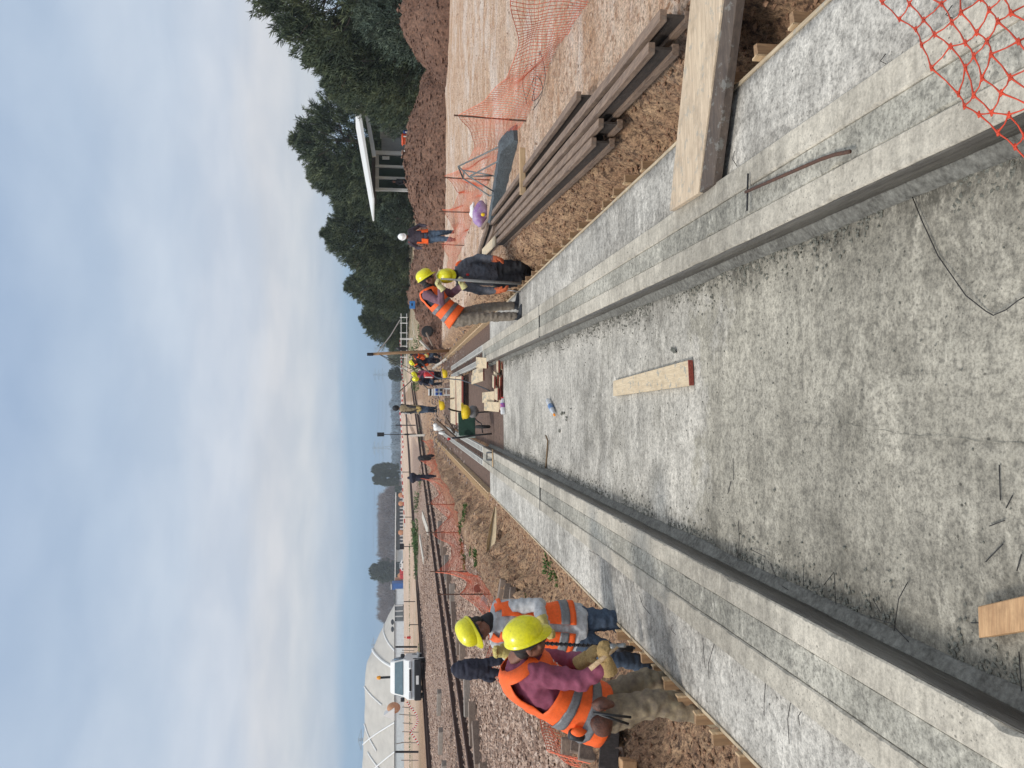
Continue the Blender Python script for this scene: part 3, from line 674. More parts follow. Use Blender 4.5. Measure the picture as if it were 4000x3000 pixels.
for lo, hi, tp in ((FL[3][0], A(1708, 2322, 14.5), 0), (FL[4][0], A(1681, 2233, 19.5), 0), (FL[5][0], A(1664, 2080, 21.9), 0), (FL[6][0], A(1664, 1971, 24.5), 0)): fencepost(lo-Z*.1, hi, .014, m_rust, tf)
# near net lower right of the photograph: hangs over the right plinth
def SN(u, v):
    p = G(3380+u*780, -60+v*800+u*60, .30+.12*math.sin(u*2.5)+.05*math.sin(v*5))
    w = Vector((noise.noise(Vector((u*5, v*5, 1))), noise.noise(Vector((u*4, v*4, 8))), noise.noise(Vector((u*6, v*4, 4)))))
    q = p+Vector((w.x*.05, w.y*.06, w.z*.05)); cut = .13+u*.97
    return q
def near_net():
    mb = MB(); nu, nv = 7, 13
    def node(i, j): return SN((i+(.5 if j % 2 else 0))/nu, j/nv)
    def inside(i, j):
        u = (i+(.5 if j % 2 else 0))/nu; v = j/nv; return v < .10+u*1.0
    for j in range(nv):
        for i in range(-1, nu+1):
            for di in (0, 1):
                ii = i+(di-1 if j % 2 == 0 else di); a, b_ = node(i, j), node(ii, j+1)
                if not (inside(i, j) and inside(ii, j+1)): continue
                k = [a.lerp(b_, t) for t in (0, .12, .5, .88, 1)]; k[2] = k[2]-Z*.004
                mb.tube(k, [.0050, .0026, .0018, .0026, .0050], 5)
            if inside(i, j): mb.ball(node(i, j), .0075, (1.5, .8, .35), None, 6, 4)
    return mb
tag(near_net().build('mesh_netting', m_orange_net, smooth=True, origin=G(3900, 100, .3)), 'bright orange diamond netting draped over the near end of the right plinth', 'netting')
# ------------------------------------------------------------------ left bank timber
P = [A(1934, 1978, 15.8), A(1955, 2040, 15.9), A(1945, 2130, 16.0), A(1903, 2290, 16.1), A(1890, 2285, 16.6), A(1905, 2140, 16.5)]
t_ = thing('warped_sheet', P[0], 'pale warped plywood sheet lying up the left bank', 'sheet'); mb = MB(); mb.loft([[p, p+Vector((.0, .05, .03))] for p in ()]) if False else None
rings = []
for i in range(24):
    f = i/23; c_ = A(1934-42*f, 1980+318*f, 15.9); w = .02+.13*math.sin(math.pi*min(1, f*1.15+.03)); w *= 1+.12*noise.noise(Vector((f*9, 0, 0)))
    rings.append([c_+Vector((0, -w*.5, w*.55)), c_+Vector((0, .02, .01+.015*noise.noise(Vector((f*8, 2, 0)))))+Z*.0, c_+Vector((0, -w*.7, -w*.55)), c_+Vector((0, -w*.7+.02, -w*.6)), c_+Vector((0, .04, -.01)), c_+Vector((0, -w*.5+.03, w*.53))])
mb.loft(rings); mb.build('sheet', wood('pale_sheet', (.66, .54, .36), (.50, .40, .26), axis=0, splat=.4), t_)
def timber(name, p0, p1, w, h, mat, label, group=None, cat='timber'):
    t_ = thing(name, p0, label, cat, group); mb = MB(); mb.beam(p0, p1, w, h, jit=.004); mb.build('block', mat, t_, bevel=.006); return t_
def GS(sx, sy, h=.0):    # point of the real soil seen at this pixel, lifted by h
    d = ray(sx, sy); t = 1.5
    while t < 400:
        p = CAMP+d*t
        if p.z <= gh(p.x, p.y): break
        t *= 1.004
    return p+Z*h
LT = [((1975, 2262), (1962, 2345), .10, .10, 'dark rotten timber upper of the three on the left bank'), ((1995, 2290), (1985, 2350), .12, .10, 'dark rotten timber in the middle of the three on the left bank'), ((2012, 2300), (2008, 2345), .14, .09, 'grey plank end lowest of the three on the left bank'),
      ((1935, 2330), (1925, 2400), .05, .03, 'narrow board behind the worker in the grey shirt'),
      ((2238, 2878), (2236, 2960), .05, .13, 'first pale edged sleeper from the left end of the pile behind the tool belt'), ((2275, 2868), (2270, 2940), .06, .12, 'second sleeper of the pile behind the tool belt'), ((2325, 2865), (2320, 2972), .06, .16, 'largest brown sleeper of the pile behind the tool belt')]
for a, b_, w, h, lb in LT: timber('old_timber', GS(*a, h*.4), GS(*b_, h*.4), w, h, m_sleeper, lb, 'old timbers on the left bank')
timber('kerb_beam', GS(2410, 2815, .06), GS(2405, 3040, .06), .18, .16, M('dark_timber', (.09, .08, .075), .85, .4, 6, .4), 'long dark timber beam in the left trench behind the stooping worker')
timber('wood_block', GS(2440, 2945, .05), GS(2436, 2990, .05), .12, .09, m_sleeper, 'upper small wood block at the left edge of the photograph')
timber('wood_block', GS(2480, 2962, .06), GS(2478, 3010, .06), .12, .12, m_block, 'lower small wood block with a reddish side at the left edge of the photograph')
p = GS(1905, 2352, .06); t_ = thing('concrete_chunk', p, 'striped grey concrete chunk on the ground behind the grey shirted worker', 'rubble'); mb = MB(); mb.box(p, (.2, .12, .14), Matrix.Rotation(.5, 3, 'Y'), .02); mb.build('chunk', M('chunk', (.34, .35, .34), .9, .5, 25, .5), t_, bevel=.01)
p = GS(1880, 2298, .08); t_ = thing('black_hose_coil', p, 'small coil of black hose among the netting on the left bank', 'hose'); mb = MB(); mb.lathe(p, (0, 1, 0), [(.03, -.03), (.08, -.03), (.09, 0), (.08, .03), (.03, .03)], 14); mb.build('coil', m_black, t_)
# fine cracks and a trowel ridge in the pit floor
for pts in ([(3130, 1650), (3220, 1658), (3300, 1652), (3400, 1672), (3560, 1700), (3700, 1703), (3830, 1722), (4040, 1735)], [(2840, 1010), (2842, 1100)]):
    P_ = []; rr = random.Random(len(pts))
    for a, b_ in zip(pts, pts[1:]):
        for i in range(8): f = i/8; P_.append(G(a[0]+(b_[0]-a[0])*f+rr.uniform(-4, 4), a[1]+(b_[1]-a[1])*f+rr.uniform(-4, 4), .004))
    mb = MB(); mb.tube(P_, [rr.uniform(.0001, .0011) for _ in P_], 4); tag(mb.build('floor_crack', m_crumb), kind='structure')
# ================================================================== FAR PART OF THE PIT: REINFORCEMENT AND FORMS
m_bar = M('rebar_brown', (.20, .125, .095), .8, .4, 12, .3)
m_barl = M('rebar_light', (.30, .21, .17), .8, .4, 12, .3)
def mat_grid(x0, x1, y0, y1, z, label, st=.15):
    mb = MB(); y = y0
    while y < y1: mb.beam((x0, y, z+random.uniform(-.006, .006)), (x1, y+random.uniform(-.02, .02), z), .026, .02); y += st
    t_ = thing('reinforcement_mat', (x0, y0, z), label, 'rebar mat', 'reinforcement mats in the far pit'); mb.build('cross_bars', m_barl, t_)
    mb = MB(); x = x0+.08
    while x < x1: mb.beam((x, y0, z-.022), (x, y1, z-.022), .02, .018); x += .22
    mb.build('long_bars', m_bar, t_)
mat_grid(XL[0]+.02, XR[0]-.02, 14.55, 34, -.02, 'brown reinforcement mat in the middle of the far pit')
mat_grid(XL[4]+.03, XL[3]-.02, 15.95, 40, .02, 'narrow reinforcement mat between left slotted form and side form')
mat_grid(XR[3]+.02, XR[4]-.03, 15.95, 34, .02, 'narrow reinforcement mat between right slotted form and side form')
m_slot = M('slotted_form', (.50, .49, .45), .8, .25, 6, .3)
def slotted(X, y1, side):
    t_ = thing('slotted_form', ((X[0]+X[3])/2, 16.7, 0), 'pale slotted double form continuing the '+side+' plinth over the reinforcement', 'formwork', 'slotted forms in the far pit')
    for a, b_ in ((X[0], X[1]), (X[2], X[3])):
        mb = MB(); mb.box(((a+b_)/2, (16.62+y1)/2, .13), (abs(b_-a), y1-16.62, .07)); mb.build('strip', m_slot, t_)
        mb = MB(); y = 16.9
        while y < y1-.1: mb.box(((a+b_)/2, y, .166), (abs(b_-a)*.72, .10, .006)); y += .30
        mb.build('slots', M('slot_dark', (.13, .12, .11), .9), t_)
    mb = MB(); mb.box(((X[1]+X[2])/2, (16.62+y1)/2, .03), (abs(X[2]-X[1]), y1-16.7, .1)); mb.build('channel', M('channel_dark', (.03, .028, .026), .9, .4, 9, .5), t_)
    y = 16.95; b0 = None
    while y < y1:
        if b0 is None: mb = MB(); mb.box((0, 0, 0), (abs(X[2]-X[1])*.8, .03, .02)); b0 = sb = mb.build('spacer_bar', m_bar)
        else: sb = b0.copy(); col.objects.link(sb)
        sb.parent = t_; sb.location = Vector(((X[1]+X[2])/2, y, .15))-Vector(t_.location); y += .34+random.uniform(-.08, .08)
slotted(XL, 34, 'left'); slotted(XR, 27, 'right')
def zigform(x, y0, y1, side):
    t_ = thing('side_form', (x, y0, 0), 'far timber side form with pegs along the '+side+' edge of the reinforcement', 'formwork', 'side forms along the far pit'); s = 1 if x > 0 else -1
    mb = MB(); mb.box((x, (y0+y1)/2, .0), (.03, y1-y0, .26)); mb.build('board', m_pine, t_)
    y = y0+.2; b0 = None
    while y < y1:
        if b0 is None: mb = MB(); mb.beam((s*.02, 0, 0), (s*.16, .03, -.02), .05, .05); b0 = sb = mb.build('peg', m_pine_x)
        else: sb = b0.copy(); col.objects.link(sb)
        sb.parent = t_; sb.location = Vector((x, y, .13))-Vector(t_.location); y += .42
zigform(XL[4]-.01, 15.95, 40, 'left'); zigform(XR[4]+.01, 16.0, 38, 'right')
# --- pile of shutter boards at the end of the pit floor
def board4(c, w, h, th, rot, label, name='shutter_board', mat=None):
    t_ = thing(name, c, label, 'board', 'shutter boards piled at the end of the pit floor')
    mb = MB(); mb.box(c, (w, h, th), rot); mb.build('face', mat or m_ply, t_, bevel=.002)
    d = rot @ Vector((0, -h/2-.003, 0)); mb = MB(); mb.box(Vector(c)+d, (w, .006, th*1.02), rot); mb.build('red_edge', m_redwood, t_)
def quadc(q, D, dz=0):
    return sum((A(a, b_, D) for a, b_ in q), Vector())/4
tilt = lambda rx, rz=0: Matrix.Rotation(R(rz), 3, 'Z') @ Matrix.Rotation(R(rx), 3, 'X')
board4(A(1882, 1417, 16.0), .22, .40, .03, tilt(28, -6), 'upper splattered shutter board beside the right plinth end')
board4(A(1866, 1477, 16.2), .19, .50, .03, tilt(24, 8), 'splattered shutter board leaning on the pile, second from the right plinth')
board4(A(1909, 1551, 15.4), .21, .45, .03, tilt(26, 3), 'clean topped shutter board in the middle of the pile')
board4(A(1922, 1588, 15.2), .19, .50, .03, tilt(30, -3), 'shutter board with cement streaks next to the red capped bottle')
board4(A(1868, 1450, 16.6), .14, .5, .03, tilt(22, 12), 'narrow splattered shutter board behind the upper one')
k = 0
for cx_, n_, rz in ((.70, 5, 4), (.42, 7, -8), (.17, 6, 5), (-.02, 4, -12)):
    for i in range(n_):
        k += 1; board4((cx_+random.uniform(-.03, .03), 14.86+random.uniform(-.05, .12), -.14+.045*i), .24, .42, .028, tilt(random.uniform(-3, 3), rz+random.uniform(-9, 9)), 'flat shutter board with a red edge in the low pile at the pit floor end')
# low pile boards share their label and group: nothing tells them apart
# --- inclined shutter panels across the pit
for (sa, sb, Da, Db, lb) in ((1757, 1780, 23.8, 22.9, 'far one of the two long shutter panels lying across the pit'), (1781, 1803, 22.8, 21.9, 'near one of the two long shutter panels lying across the pit')):
    q = [A(sa, 1472, Da), A(sa+3, 1652, Da), A(sb, 1660, Db), A(sb, 1470, Db)]; t_ = thing('long_shutter', q[3], lb, 'panel'); mb = MB(); mb.prism(q, (0, .02, -.04)); mb.build('face', m_ply, t_)
    mb = MB(); mb.prism([q[3]+Vector((0, -.01, .004)), q[2]+Vector((0, -.01, .004)), q[2]+Vector((0, -.03, -.045)), q[3]+Vector((0, -.03, -.045))], (0, .015, 0)); mb.build('red_edge', m_redwood, t_)
q = [A(1804, 1475, 21.95), A(1804, 1655, 21.95), A(1816, 1655, 21.9), A(1816, 1475, 21.9)]; t_ = thing('panel_shadow_block', q[0], 'black block standing in for the shadow under the front edge of the shutter panels', 'beam'); mb = MB(); mb.prism(q, (0, .2, 0)); mb.build('body', m_black, t_)  # black block added as the shadow below the panels
# --- green barrow stood on its nose
t_ = thing('wheelbarrow', A(1922, 1660, 16.3), 'green wheelbarrow stood upright on its nose at the end of the pit floor', 'wheelbarrow')
mb = MB(); q = [A(1790, 1613, 16.5), A(1792, 1702, 16.5), A(1856, 1700, 16.3), A(1856, 1617, 16.3)]; rings = [[p+Vector((0, -.03, 0)) for p in q], [(p-q[0])*.96+q[0]+Vector((.01, .18, -.01)) for p in q]]; mb.loft(rings); mb.disp(.01, 7); mb.build('tray', m_green, t_, bevel=.01)
mb = MB(); mb.box(A(1825, 1706, 16.3), (.05, .1, .34)); mb.build('tray_lip', M('tray_lip', (.30, .36, .32), .6, .3, 9, .2), t_)
for pts in ([A(1753, 1597, 16.0), A(1766, 1602, 16.1), A(1790, 1607, 16.2), A(1850, 1612, 16.1), A(1912, 1608, 16.0)], [A(1766, 1711, 16.0), A(1800, 1709, 16.1), A(1860, 1700, 16.1), A(1921, 1694, 16.0)]):
    mb = MB(); mb.tube(pts, [.02, .02, .017, .017, .015][:len(pts)], 8); mb.build('handle_tube', m_black, t_, smooth=True)
for pts in ([A(1858, 1640, 16.1), A(1880, 1655, 16.0), A(1885, 1690, 16.05)], [A(1856, 1635, 16.1), A(1868, 1650, 16.0)]):
    mb = MB(); mb.tube(pts, .014, 6); mb.build('brace', m_black, t_, smooth=True)
mb = MB(); mb.lathe(A(1886, 1667, 16.15)-Vector((.035, 0, 0)), (1, 0, 0), [(.09, 0), (.15, .005), (.165, .035), (.15, .065), (.09, .07)], 20); mb.build('wheel', m_rubber, t_, smooth=True)
# ------------------------------------------------------------------ helmets
def helmet_mesh(c, fw, up, r, mat, parent=None, name='helmet', s=1.0):
    fw, up = Vector(fw).normalized(), Vector(up).normalized(); up = (up-fw*up.dot(fw)).normalized(); sd = fw.cross(up)
    mb = MB(); rings = []; seg = 28
    def pt(a, rr, h):     # a=0 front
        L = rr*(1.16 if True else 1); x = math.cos(a)*L; y = math.sin(a)*rr*.92; return c+fw*x+sd*y+up*h
    prof = [(1.0, 0.0), (1.0, .12), (.985, .30), (.94, .50), (.84, .70), (.66, .88), (.42, 1.0), (.16, 1.05)]
    rings.append([pt(2*math.pi*k/seg, r*(.93), -.03*r) for k in range(seg)])
    for f, h in [(1.0, 0)]+prof[1:]:
        ring = []
        for k in range(seg):
            a = 2*math.pi*k/seg; ridge = 1+.045*math.exp(-(math.sin(a)/.22)**2)*(1 if h > .2 else .2)
            ring.append(pt(a, r*f*ridge, r*h*1.02*ridge))
        rings.append(ring)
    mb.loft(rings); o = mb.build(name, mat, parent, smooth=True, origin=None if parent else c)
    mb = MB(); top = []; bot = []
    for k in range(seg):
        a = 2*math.pi*k/seg; cf = max(0, math.cos(a)); ext = .09+.30*cf**2.2; drop = -.10*r-.14*r*cf**2
        top.append((pt(a, r*.985, .10*r), pt(a, r*1.0, .03*r), pt(a, r*(1.0+ext), drop), pt(a, r*(.99+ext), drop-.05*r), pt(a, r*.96, -.05*r)))
    mb.loft([[t2[i] for t2 in top] for i in range(5)], cap=False); bmesh.ops.recalc_face_normals(mb.bm, faces=mb.bm.faces[:])
    br = mb.build('brim', mat, o, smooth=True)
    return o
o = helmet_mesh(A(1812, 1609, 16.0), (1, -.1, .05), (.05, -.35, -.93), .125, m_yhelm2); tag(o, 'golden yellow helmet hanging on the handle of the upturned wheelbarrow', 'helmet')
t_ = thing('hanging_pan', A(1848, 1608, 16.1), 'grey round bucket behind the golden helmet on the upturned wheelbarrow', 'bucket'); mb = MB(); mb.lathe(A(1843, 1608, 16.15), (0, -.4, -1), [(.10, -.05), (.135, 0), (.12, .09), (.05, .14)], 18); mb.build('shell', M('grey_pan', (.22, .215, .21), .6, .3, 9, .3), t_, smooth=True)
o = helmet_mesh(A(1722, 1585, 24), (1, -.1, .1), (.1, -.3, -.93), .12, m_yhelm2); tag(o, 'golden helmet resting on the far rubble beside the power distribution box', 'helmet')
o = helmet_mesh(A(1734, 1461, 24), (1, -.1, .1), (.1, -.3, -.93), .11, m_yhelm2); tag(o, 'golden helmet lying on the far end of the right slotted form', 'helmet')
# --- distribution box on legs
c = A(1713, 1531, 24.5); t_ = thing('power_box', c, 'grey power distribution box with four sockets on white legs', 'power box')
mb = MB(); mb.box(c, (.25, .14, .27)); mb.build('housing', M('box_grey', (.42, .45, .47), .5, .15, 6, .1), t_, bevel=.02)
for dx, dz, mt in ((-.06, .06, m_blue), (-.06, -.07, m_blue), (.06, .06, m_blue), (.06, -.07, m_black)):
    mb = MB(); mb.lathe(c+Vector((dx, -.07, dz)), (0, -1, 0), [(.045, 0), (.045, .02), (.03, .035)], 12); mb.build('socket', mt, t_)
for dx in (-.1, .1):
    mb = MB(); mb.box(c+Vector((dx, 0, -.26)), (.035, .04, .26)); mb.build('leg', m_white, t_)
mb = MB(); mb.box(c+Vector((0, 0, -.24)), (.17, .03, .03)); mb.build('cross_bar', m_white, t_)
c = A(1684, 1532, 25); t_ = thing('small_case', c, 'small white and black case behind the power distribution box', 'case'); mb = MB(); mb.box(c, (.22, .14, .16)); mb.build('case', m_white, t_, bevel=.01); mb = MB(); mb.box(c+Vector((0, -.06, .03)), (.24, .05, .05)); mb.build('strap', m_black, t_)
# --- red cylinder
c = A(1655, 1465, 24.8); d = A(1694, 1464, 24.8)-c; t_ = thing('red_cylinder', A(1694, 1464, 24.8), 'red cylinder with a white band standing among the far workers', 'cylinder'); mb = MB(); mb.lathe(c, d, [(.03, 0), (.085, .02), (.10, .07), (.10, .30), (.09, .33)], 14); mb.build('body', m_red, t_, smooth=True)
mb = MB(); mb.box((c+A(1694, 1476, 24.8))/2+Vector((-.03, -.09, 0)), (.03, .02, .24)); mb.build('white_band', m_white, t_)
# --- white cloth on left slotted form, red cup
c = A(1715, 1672, 31); t_ = thing('white_cloth', c, 'white cloth thrown over the far end of the left slotted form', 'cloth'); mb = MB(); mb.ball(c, .2, (.55, .5, 1.1), None, 16, 12); mb.ball(A(1703, 1662, 31), .12, (.8, .8, .9), None, 12, 8); mb.ball(A(1730, 1690, 31), .09, (.8, .8, 1.7), None, 12, 8); mb.disp(.06, 9, 2); mb.build('cloth', m_white, t_, smooth=True)
c = A(1754, 1714, 24); mb = MB(); mb.lathe(c-Z*.05, Z, [(.03, 0), (.045, .05), (.04, .10)], 10); tag(mb.build('red_cup', m_red, smooth=True, origin=c), 'small red cup on the left slotted form', 'cup')
# --- timber pole with stays
p0, p1 = A(1436, 1384, 28), A(1747, 1369, 28.5); t_ = thing('timber_pole', p1, 'tall timber pole with stay wires standing by the far workers', 'pole')
mb = MB(); mb.tube([p1-Z*.2, p1.lerp(p0, .5), p0], [.065, .055, .05], 8); mb.build('mast', m_form, t_, smooth=True)
mb = MB(); mb.lathe(p0+Z*.02, -Z, [(.05, 0), (.057, .03), (.055, .2), (.05, .22)], 8); mb.build('wrap', m_dark, t_)
for q, mt, r_ in ((A(1562, 1250, 30), m_whitemetal, .018), (A(1600, 1440, 30), m_dark, .012), (A(1620, 1470, 27), m_dark, .010)):
    mb = MB(); a = A(1473, 1380, 28.1); mb.tube([a, a.lerp(q, .5)-Z*.05, q], r_, 5); mb.build('stay', mt, t_)
c = A(1568, 1362, 27.8); mb = MB(); mb.ball(c, .2, (.32, .3, 1.05), None, 12, 10); mb.disp(.03, 8, 1); tag(mb.build('black_bag', m_black, smooth=True, origin=c), 'black bag hanging beside the tall timber pole', 'bag')
rod('cable', [A(1655, 1425, 25), A(1672, 1450, 23.5), A(1690, 1466, 22.6), A(1712, 1478, 21), A(1760, 1480, 19.5), A(1800, 1484, 18.4), A(1850, 1500, 17), A(1900, 1520, 16), A(1935, 1540, 15.4)], .014, m_black, 'black cable running from the far workers down to the board pile', 'cable')
# --- rubble timbers around the far end
rr = random.Random(11)
m_grey_tim = wood('grey_timber', (.36, .31, .27), (.22, .19, .16), axis=0); m_pale_tim = wood('bleached_timber', (.60, .55, .48), (.46, .42, .36), axis=0)
FT = [((1700, 1390), (1640, 1330), 33, .10, 'long grey timber leaning right of the tall pole'), ((1690, 1350), (1665, 1300), 31, .08, 'grey timber leaning behind the bending worker in the orange vest'), ((1728, 1415), (1700, 1428), 26, .06, 'pale wedge board by the right slotted form'), ((1745, 1400), (1690, 1440), 28, .08, 'dark timber between the pole and right slotted form'),
      ((1560, 1530), (1640, 1455), 34, .05, 'thin white batten rising behind the crouching workers'), ((1575, 1520), (1585, 1620), 38, .05, 'white batten lying left of the standing masked person'), ((1600, 1590), (1640, 1620), 33, .06, 'bleached batten beside the standing masked person'), ((1650, 1500), (1700, 1545), 28, .05, 'pale batten beside the power distribution box'),
      ((1700, 1640), (1790, 1720), 24, .12, 'dark brown timber across the left slotted form'), ((1660, 1700), (1600, 1702), 38, .10, 'black timber upright on the track bed'), ((1740, 1630), (1775, 1690), 24, .10, 'short dark timber left of the shutter panels'), ((1606, 1480), (1660, 1498), 36, .06, 'light batten behind the crouching workers'), ((1605, 1470), (1606, 1640), 37, .03, 'long thin batten across the far track'),
      ((1735, 1560), (1780, 1555), 22.8, .05, 'thin rod leaning on the shutter panels')]
for a, b_, D_, w, lb in FT: timber('loose_timber', A(*a, D_), A(*b_, D_+.4), w, w*.7, rr.choice((m_grey_tim, m_pale_tim, m_sleeper)), lb, 'loose timbers at the far end of the pit')
for i in range(46):      # clods and debris heaps around the far end
    pass
pts = []
for _ in range(2600):
    y = rr.uniform(17, 60); x = rr.gauss(0, .07*y+.4); z = gh(x, y); pts.append(((x, y, z+rr.uniform(0, .03)), rr.uniform(.015, .055)))
stones('rubble', m_stone, pts)
pts = []
for _ in range(900):
    y = rr.uniform(22, 46); x = rr.uniform(-2.4, 2.2); pts.append(((x, y, .02+rr.uniform(0, .25)*sm((y-24)/9)), rr.uniform(.02, .08)))
stones('broken_debris', M('debris', (.36, .29, .25), .95, .5, 4, .5, c2=(.12, .09, .08)), pts)
# ================================================================== TRACKS
def track(T, label, s0, s1, smax):
    p, d = T; sd = Vector((d.y, -d.x, 0)); t_ = thing('railway_track', (p.x, p.y, p.z-.16), label, 'railway track', 'railway tracks')
    for off in (-.78, .78):
        mb = MB(); c0, c1 = p+d*s0+sd*off, p+d*s1+sd*off
        prof = [(-.075, -.16), (.075, -.16), (.02, -.125), (.02, -.04), (.04, -.03), (.04, .01), (-.04, .01), (-.04, -.03), (-.02, -.04), (-.02, -.125)]
        n = 30; mb.loft([[c0.lerp(c1, (i/n)**2)+sd*a+Z*h for a, h in prof] for i in range(n+1)]); mb.build('rail', m_railm, t_)
    base = None; s = s0; n = 0
    while s < smax and n < 96:
        c = p+d*s-Z*.235
        if base is None:
            mb = MB(); rot = Matrix((sd, d, Z)).transposed(); mb.box((0, 0, 0), (2.5, .24, .16), rot, .01); me_o = mb.build('sleeper', m_sleeper, bevel=.01); base = me_o
        else: me_o = base.copy(); col.objects.link(me_o)
        me_o.parent = t_; me_o.location = c-Vector(t_.location)+Vector((random.uniform(-.04, .04), 0, random.uniform(-.02, .01))); s += .62; n += 1
m_railm = M('rail_steel', (.085, .04, .028), .7, .45, 9, .3, c2=(.035, .02, .016))
track(TRK1, 'near railway track on brown ballast left of the pit', -9, 260, 52)
track(TRK2, 'far railway track passing in front of the white vehicle', -14, 300, 46)
rr = random.Random(5)
for i in range(13):      # old sleepers dumped along the near track
    p, d = TRK1; sd = Vector((d.y, -d.x, 0)); c = p+d*(-3.5+i*1.35+rr.uniform(-.3, .3))+sd*(1.65+rr.uniform(-.05, .2)); c.z = nat(c.x, c.y)+.07
    dd = (d*rr.uniform(.15, .9)+sd*rr.uniform(.2, 1)).normalized()
    timber('old_sleeper', c-dd*.45, c+dd*.45, .2, .16, rr.choice((m_sleeper, m_grey_tim)), 'old sleeper piece dumped in the ballast beside the near track', 'old sleepers beside the near track', 'sleeper')
for i, (y_, s_) in enumerate(((2700, 1716), (2850, 1722), (2980, 1735))):
    p = G(s_, y_, .66); timber('old_sleeper', p, p+Vector((-.9, .4, 0)), .2, .14, m_grey_tim, 'grey sleeper piece lying between the two tracks', 'grey sleeper pieces between the tracks', 'sleeper')
# broken sheets between tracks
for a, b_, lb in (((1650, 2010), (1672, 2075), 'broken pale sheet lying between the tracks'), ((1640, 2100), (1655, 2190), 'long bleached board lying between the tracks')):
    timber('bleached_board', A(*a, 46), A(*b_, 44), .5, .06, m_pale_tim, lb, cat='board')
# ================================================================== JACKETS ON POSTS
def jacket(c, w, h, mat, label, post, lean=0, tails=(), D_=.10):
    t_ = thing('hanging_jacket', post[0], label, 'jacket'); mb = MB()
    mb.ball(c+Z*h*.12, h*.5, (w/h, D_/h*2.2, .95), None, 20, 14); mb.ball(c+Z*h*.36+Vector((lean*.3, 0, 0)), h*.20, (1.1, .7, .8), None, 12, 8)
    for dx, dz, r_, L in tails: mb.tube([c+Vector((dx*.5, 0, 0)), c+Vector((dx, 0, dz*.6)), c+Vector((dx*1.1, 0, dz))], [r_, r_*.9, r_*.35], 10)
    me_ = remesh(mb, h*.02, 4, h*.03, 5/h*1.2, 3); me_.materials.append(mat); addobj('jacket_cloth', me_, t_)
    fencepost(post[0], post[1], .014, m_rust, t_); return t_
jacket(A(1860, 2612, 11.0), .30, .62, m_navy, 'black jacket hanging on a post behind the stooping worker in plum', (A(2010, 2640, 11.2), A(1788, 2612, 11.1)), tails=((.10, -.52, .07, 0), (-.07, -.42, .07, 0), (-.16, -.30, .05, 0)))
jacket(A(1648, 1866, 32), .26, 1.0, m_navy, 'dark blue jacket hanging on the net post nearer the camera', (A(1720, 1872, 32.2), A(1603, 1868, 32.2)), tails=((.05, -.6, .09, 0),))
jacket(A(1665, 1790, 38), .32, .72, m_blackcl, 'black jacket with a pale lining hanging on the farther net post', (A(1700, 1790, 38.2), A(1635, 1795, 38.2)), tails=((.12, -.4, .1, 0),))
# ================================================================== RIGHT BACKGROUND
MV = {}
def mound(name, cx_, cy_, rx_, ry_, h, label, seed, mat, base=.1, rot=0, shp=None):
    n = 46; vs = []; fs = []; ca_, sa = math.cos(rot), math.sin(rot)
    for j in range(n+1):
        for i in range(n*2+1):
            u = i/(n*2)*2-1; v = j/n*2-1; r_ = math.hypot(u, v); f = max(0, 1-r_**1.7)
            x, y = u*rx_, v*ry_; wx, wy = cx_+x*ca_-y*sa, cy_+x*sa+y*ca_
            nz = noise.noise(Vector((wx*.7, wy*.7, seed)))*.45+noise.noise(Vector((wx*2.3, wy*2.3, seed)))*.2+noise.noise(Vector((wx*7, wy*7, seed)))*.14
            z = h*f**.75*(1+.5*nz)*(shp(u) if shp else 1) + .12*nz*(f > 0)
            vs.append((wx, wy, nat(wx, wy)-.12+z if f > 0 else nat(wx, wy)-.4))
    w = n*2+1; fs = [(j*w+i, j*w+i+1, (j+1)*w+i+1, (j+1)*w+i) for j in range(n) for i in range(n*2)]
    MV[(round(cx_, 2), round(cy_, 2))] = [v for v in vs if v[2] > nat(v[0], v[1])]
    me = bpy.data.meshes.new(name); me.from_pydata(vs, [], fs); me.materials.append(mat)
    for p in me.polygons: p.use_smooth = True
    return tag(addobj(name, me), label, 'dirt mound')
m_mound, t, b = nt('mound_soil', .95); g = NG(t)
cc = g.mix(g.ramp(g.noise(.8, 8, .7), [(.35, 0.), (.65, 1.)]), (.13, .065, .042), (.23, .13, .088)); cc = g.mix(.75, cc, g.ramp(g.noise(9, 6, .8), [(.38, .25), (.5, 1.), (.62, 1.5)]), 'MULTIPLY')
t.links.new(cc, b.inputs['Base Color']); t.links.new(g.bump(g.noise(6, 7, .75), 1., .12), b.inputs['Normal'])
c = A(1735, 600, 30); mound('dirt_mound', A(1700, 610, 31).x, 31.5, 4.6, 2.4, 1.62, 'long brown dirt mound in front of the building', 2, m_mound)
mound('dirt_mound', A(1700, -30, 29).x, 29, 3.6, 2.4, 1.9, 'brown dirt mound at the right edge below the nearest trees', 5, m_mound)
mound('dirt_mound', A(1650, 1130, 40).x, 38, 3.2, 3.0, 1.35, 'brown dirt mound behind the two yellow helmeted workers at the pole', 9, m_mound)
mound('dirt_mound', A(1650, 1290, 34).x, 34, 1.6, 2.0, .9, 'low crumbly mound with a half buried tyre', 12, m_mound)
mpts = []
rr2 = random.Random(21)
for (cx_, cy_, rx_, ry_, n_) in ((A(1700, 610, 31).x, 31.5, 4.6, 2.4, 2600), (A(1700, -30, 29).x, 29, 3.6, 2.4, 1500), (A(1650, 1130, 40).x, 38, 3.4, 3.0, 1300), (A(1650, 1290, 34).x, 34, 1.6, 2.0, 600)):
    for _ in range(n_):
        v_ = rr2.choice(MV[(round(cx_, 2), round(cy_, 2))]); mpts.append(((v_[0]+rr2.uniform(-.05, .05), v_[1]+rr2.uniform(-.03, .03), v_[2]), rr2.uniform(.02, .085)*(1 if rr2.random() < .9 else 1.7)))
stones('mound_clods', m_mound, mpts)
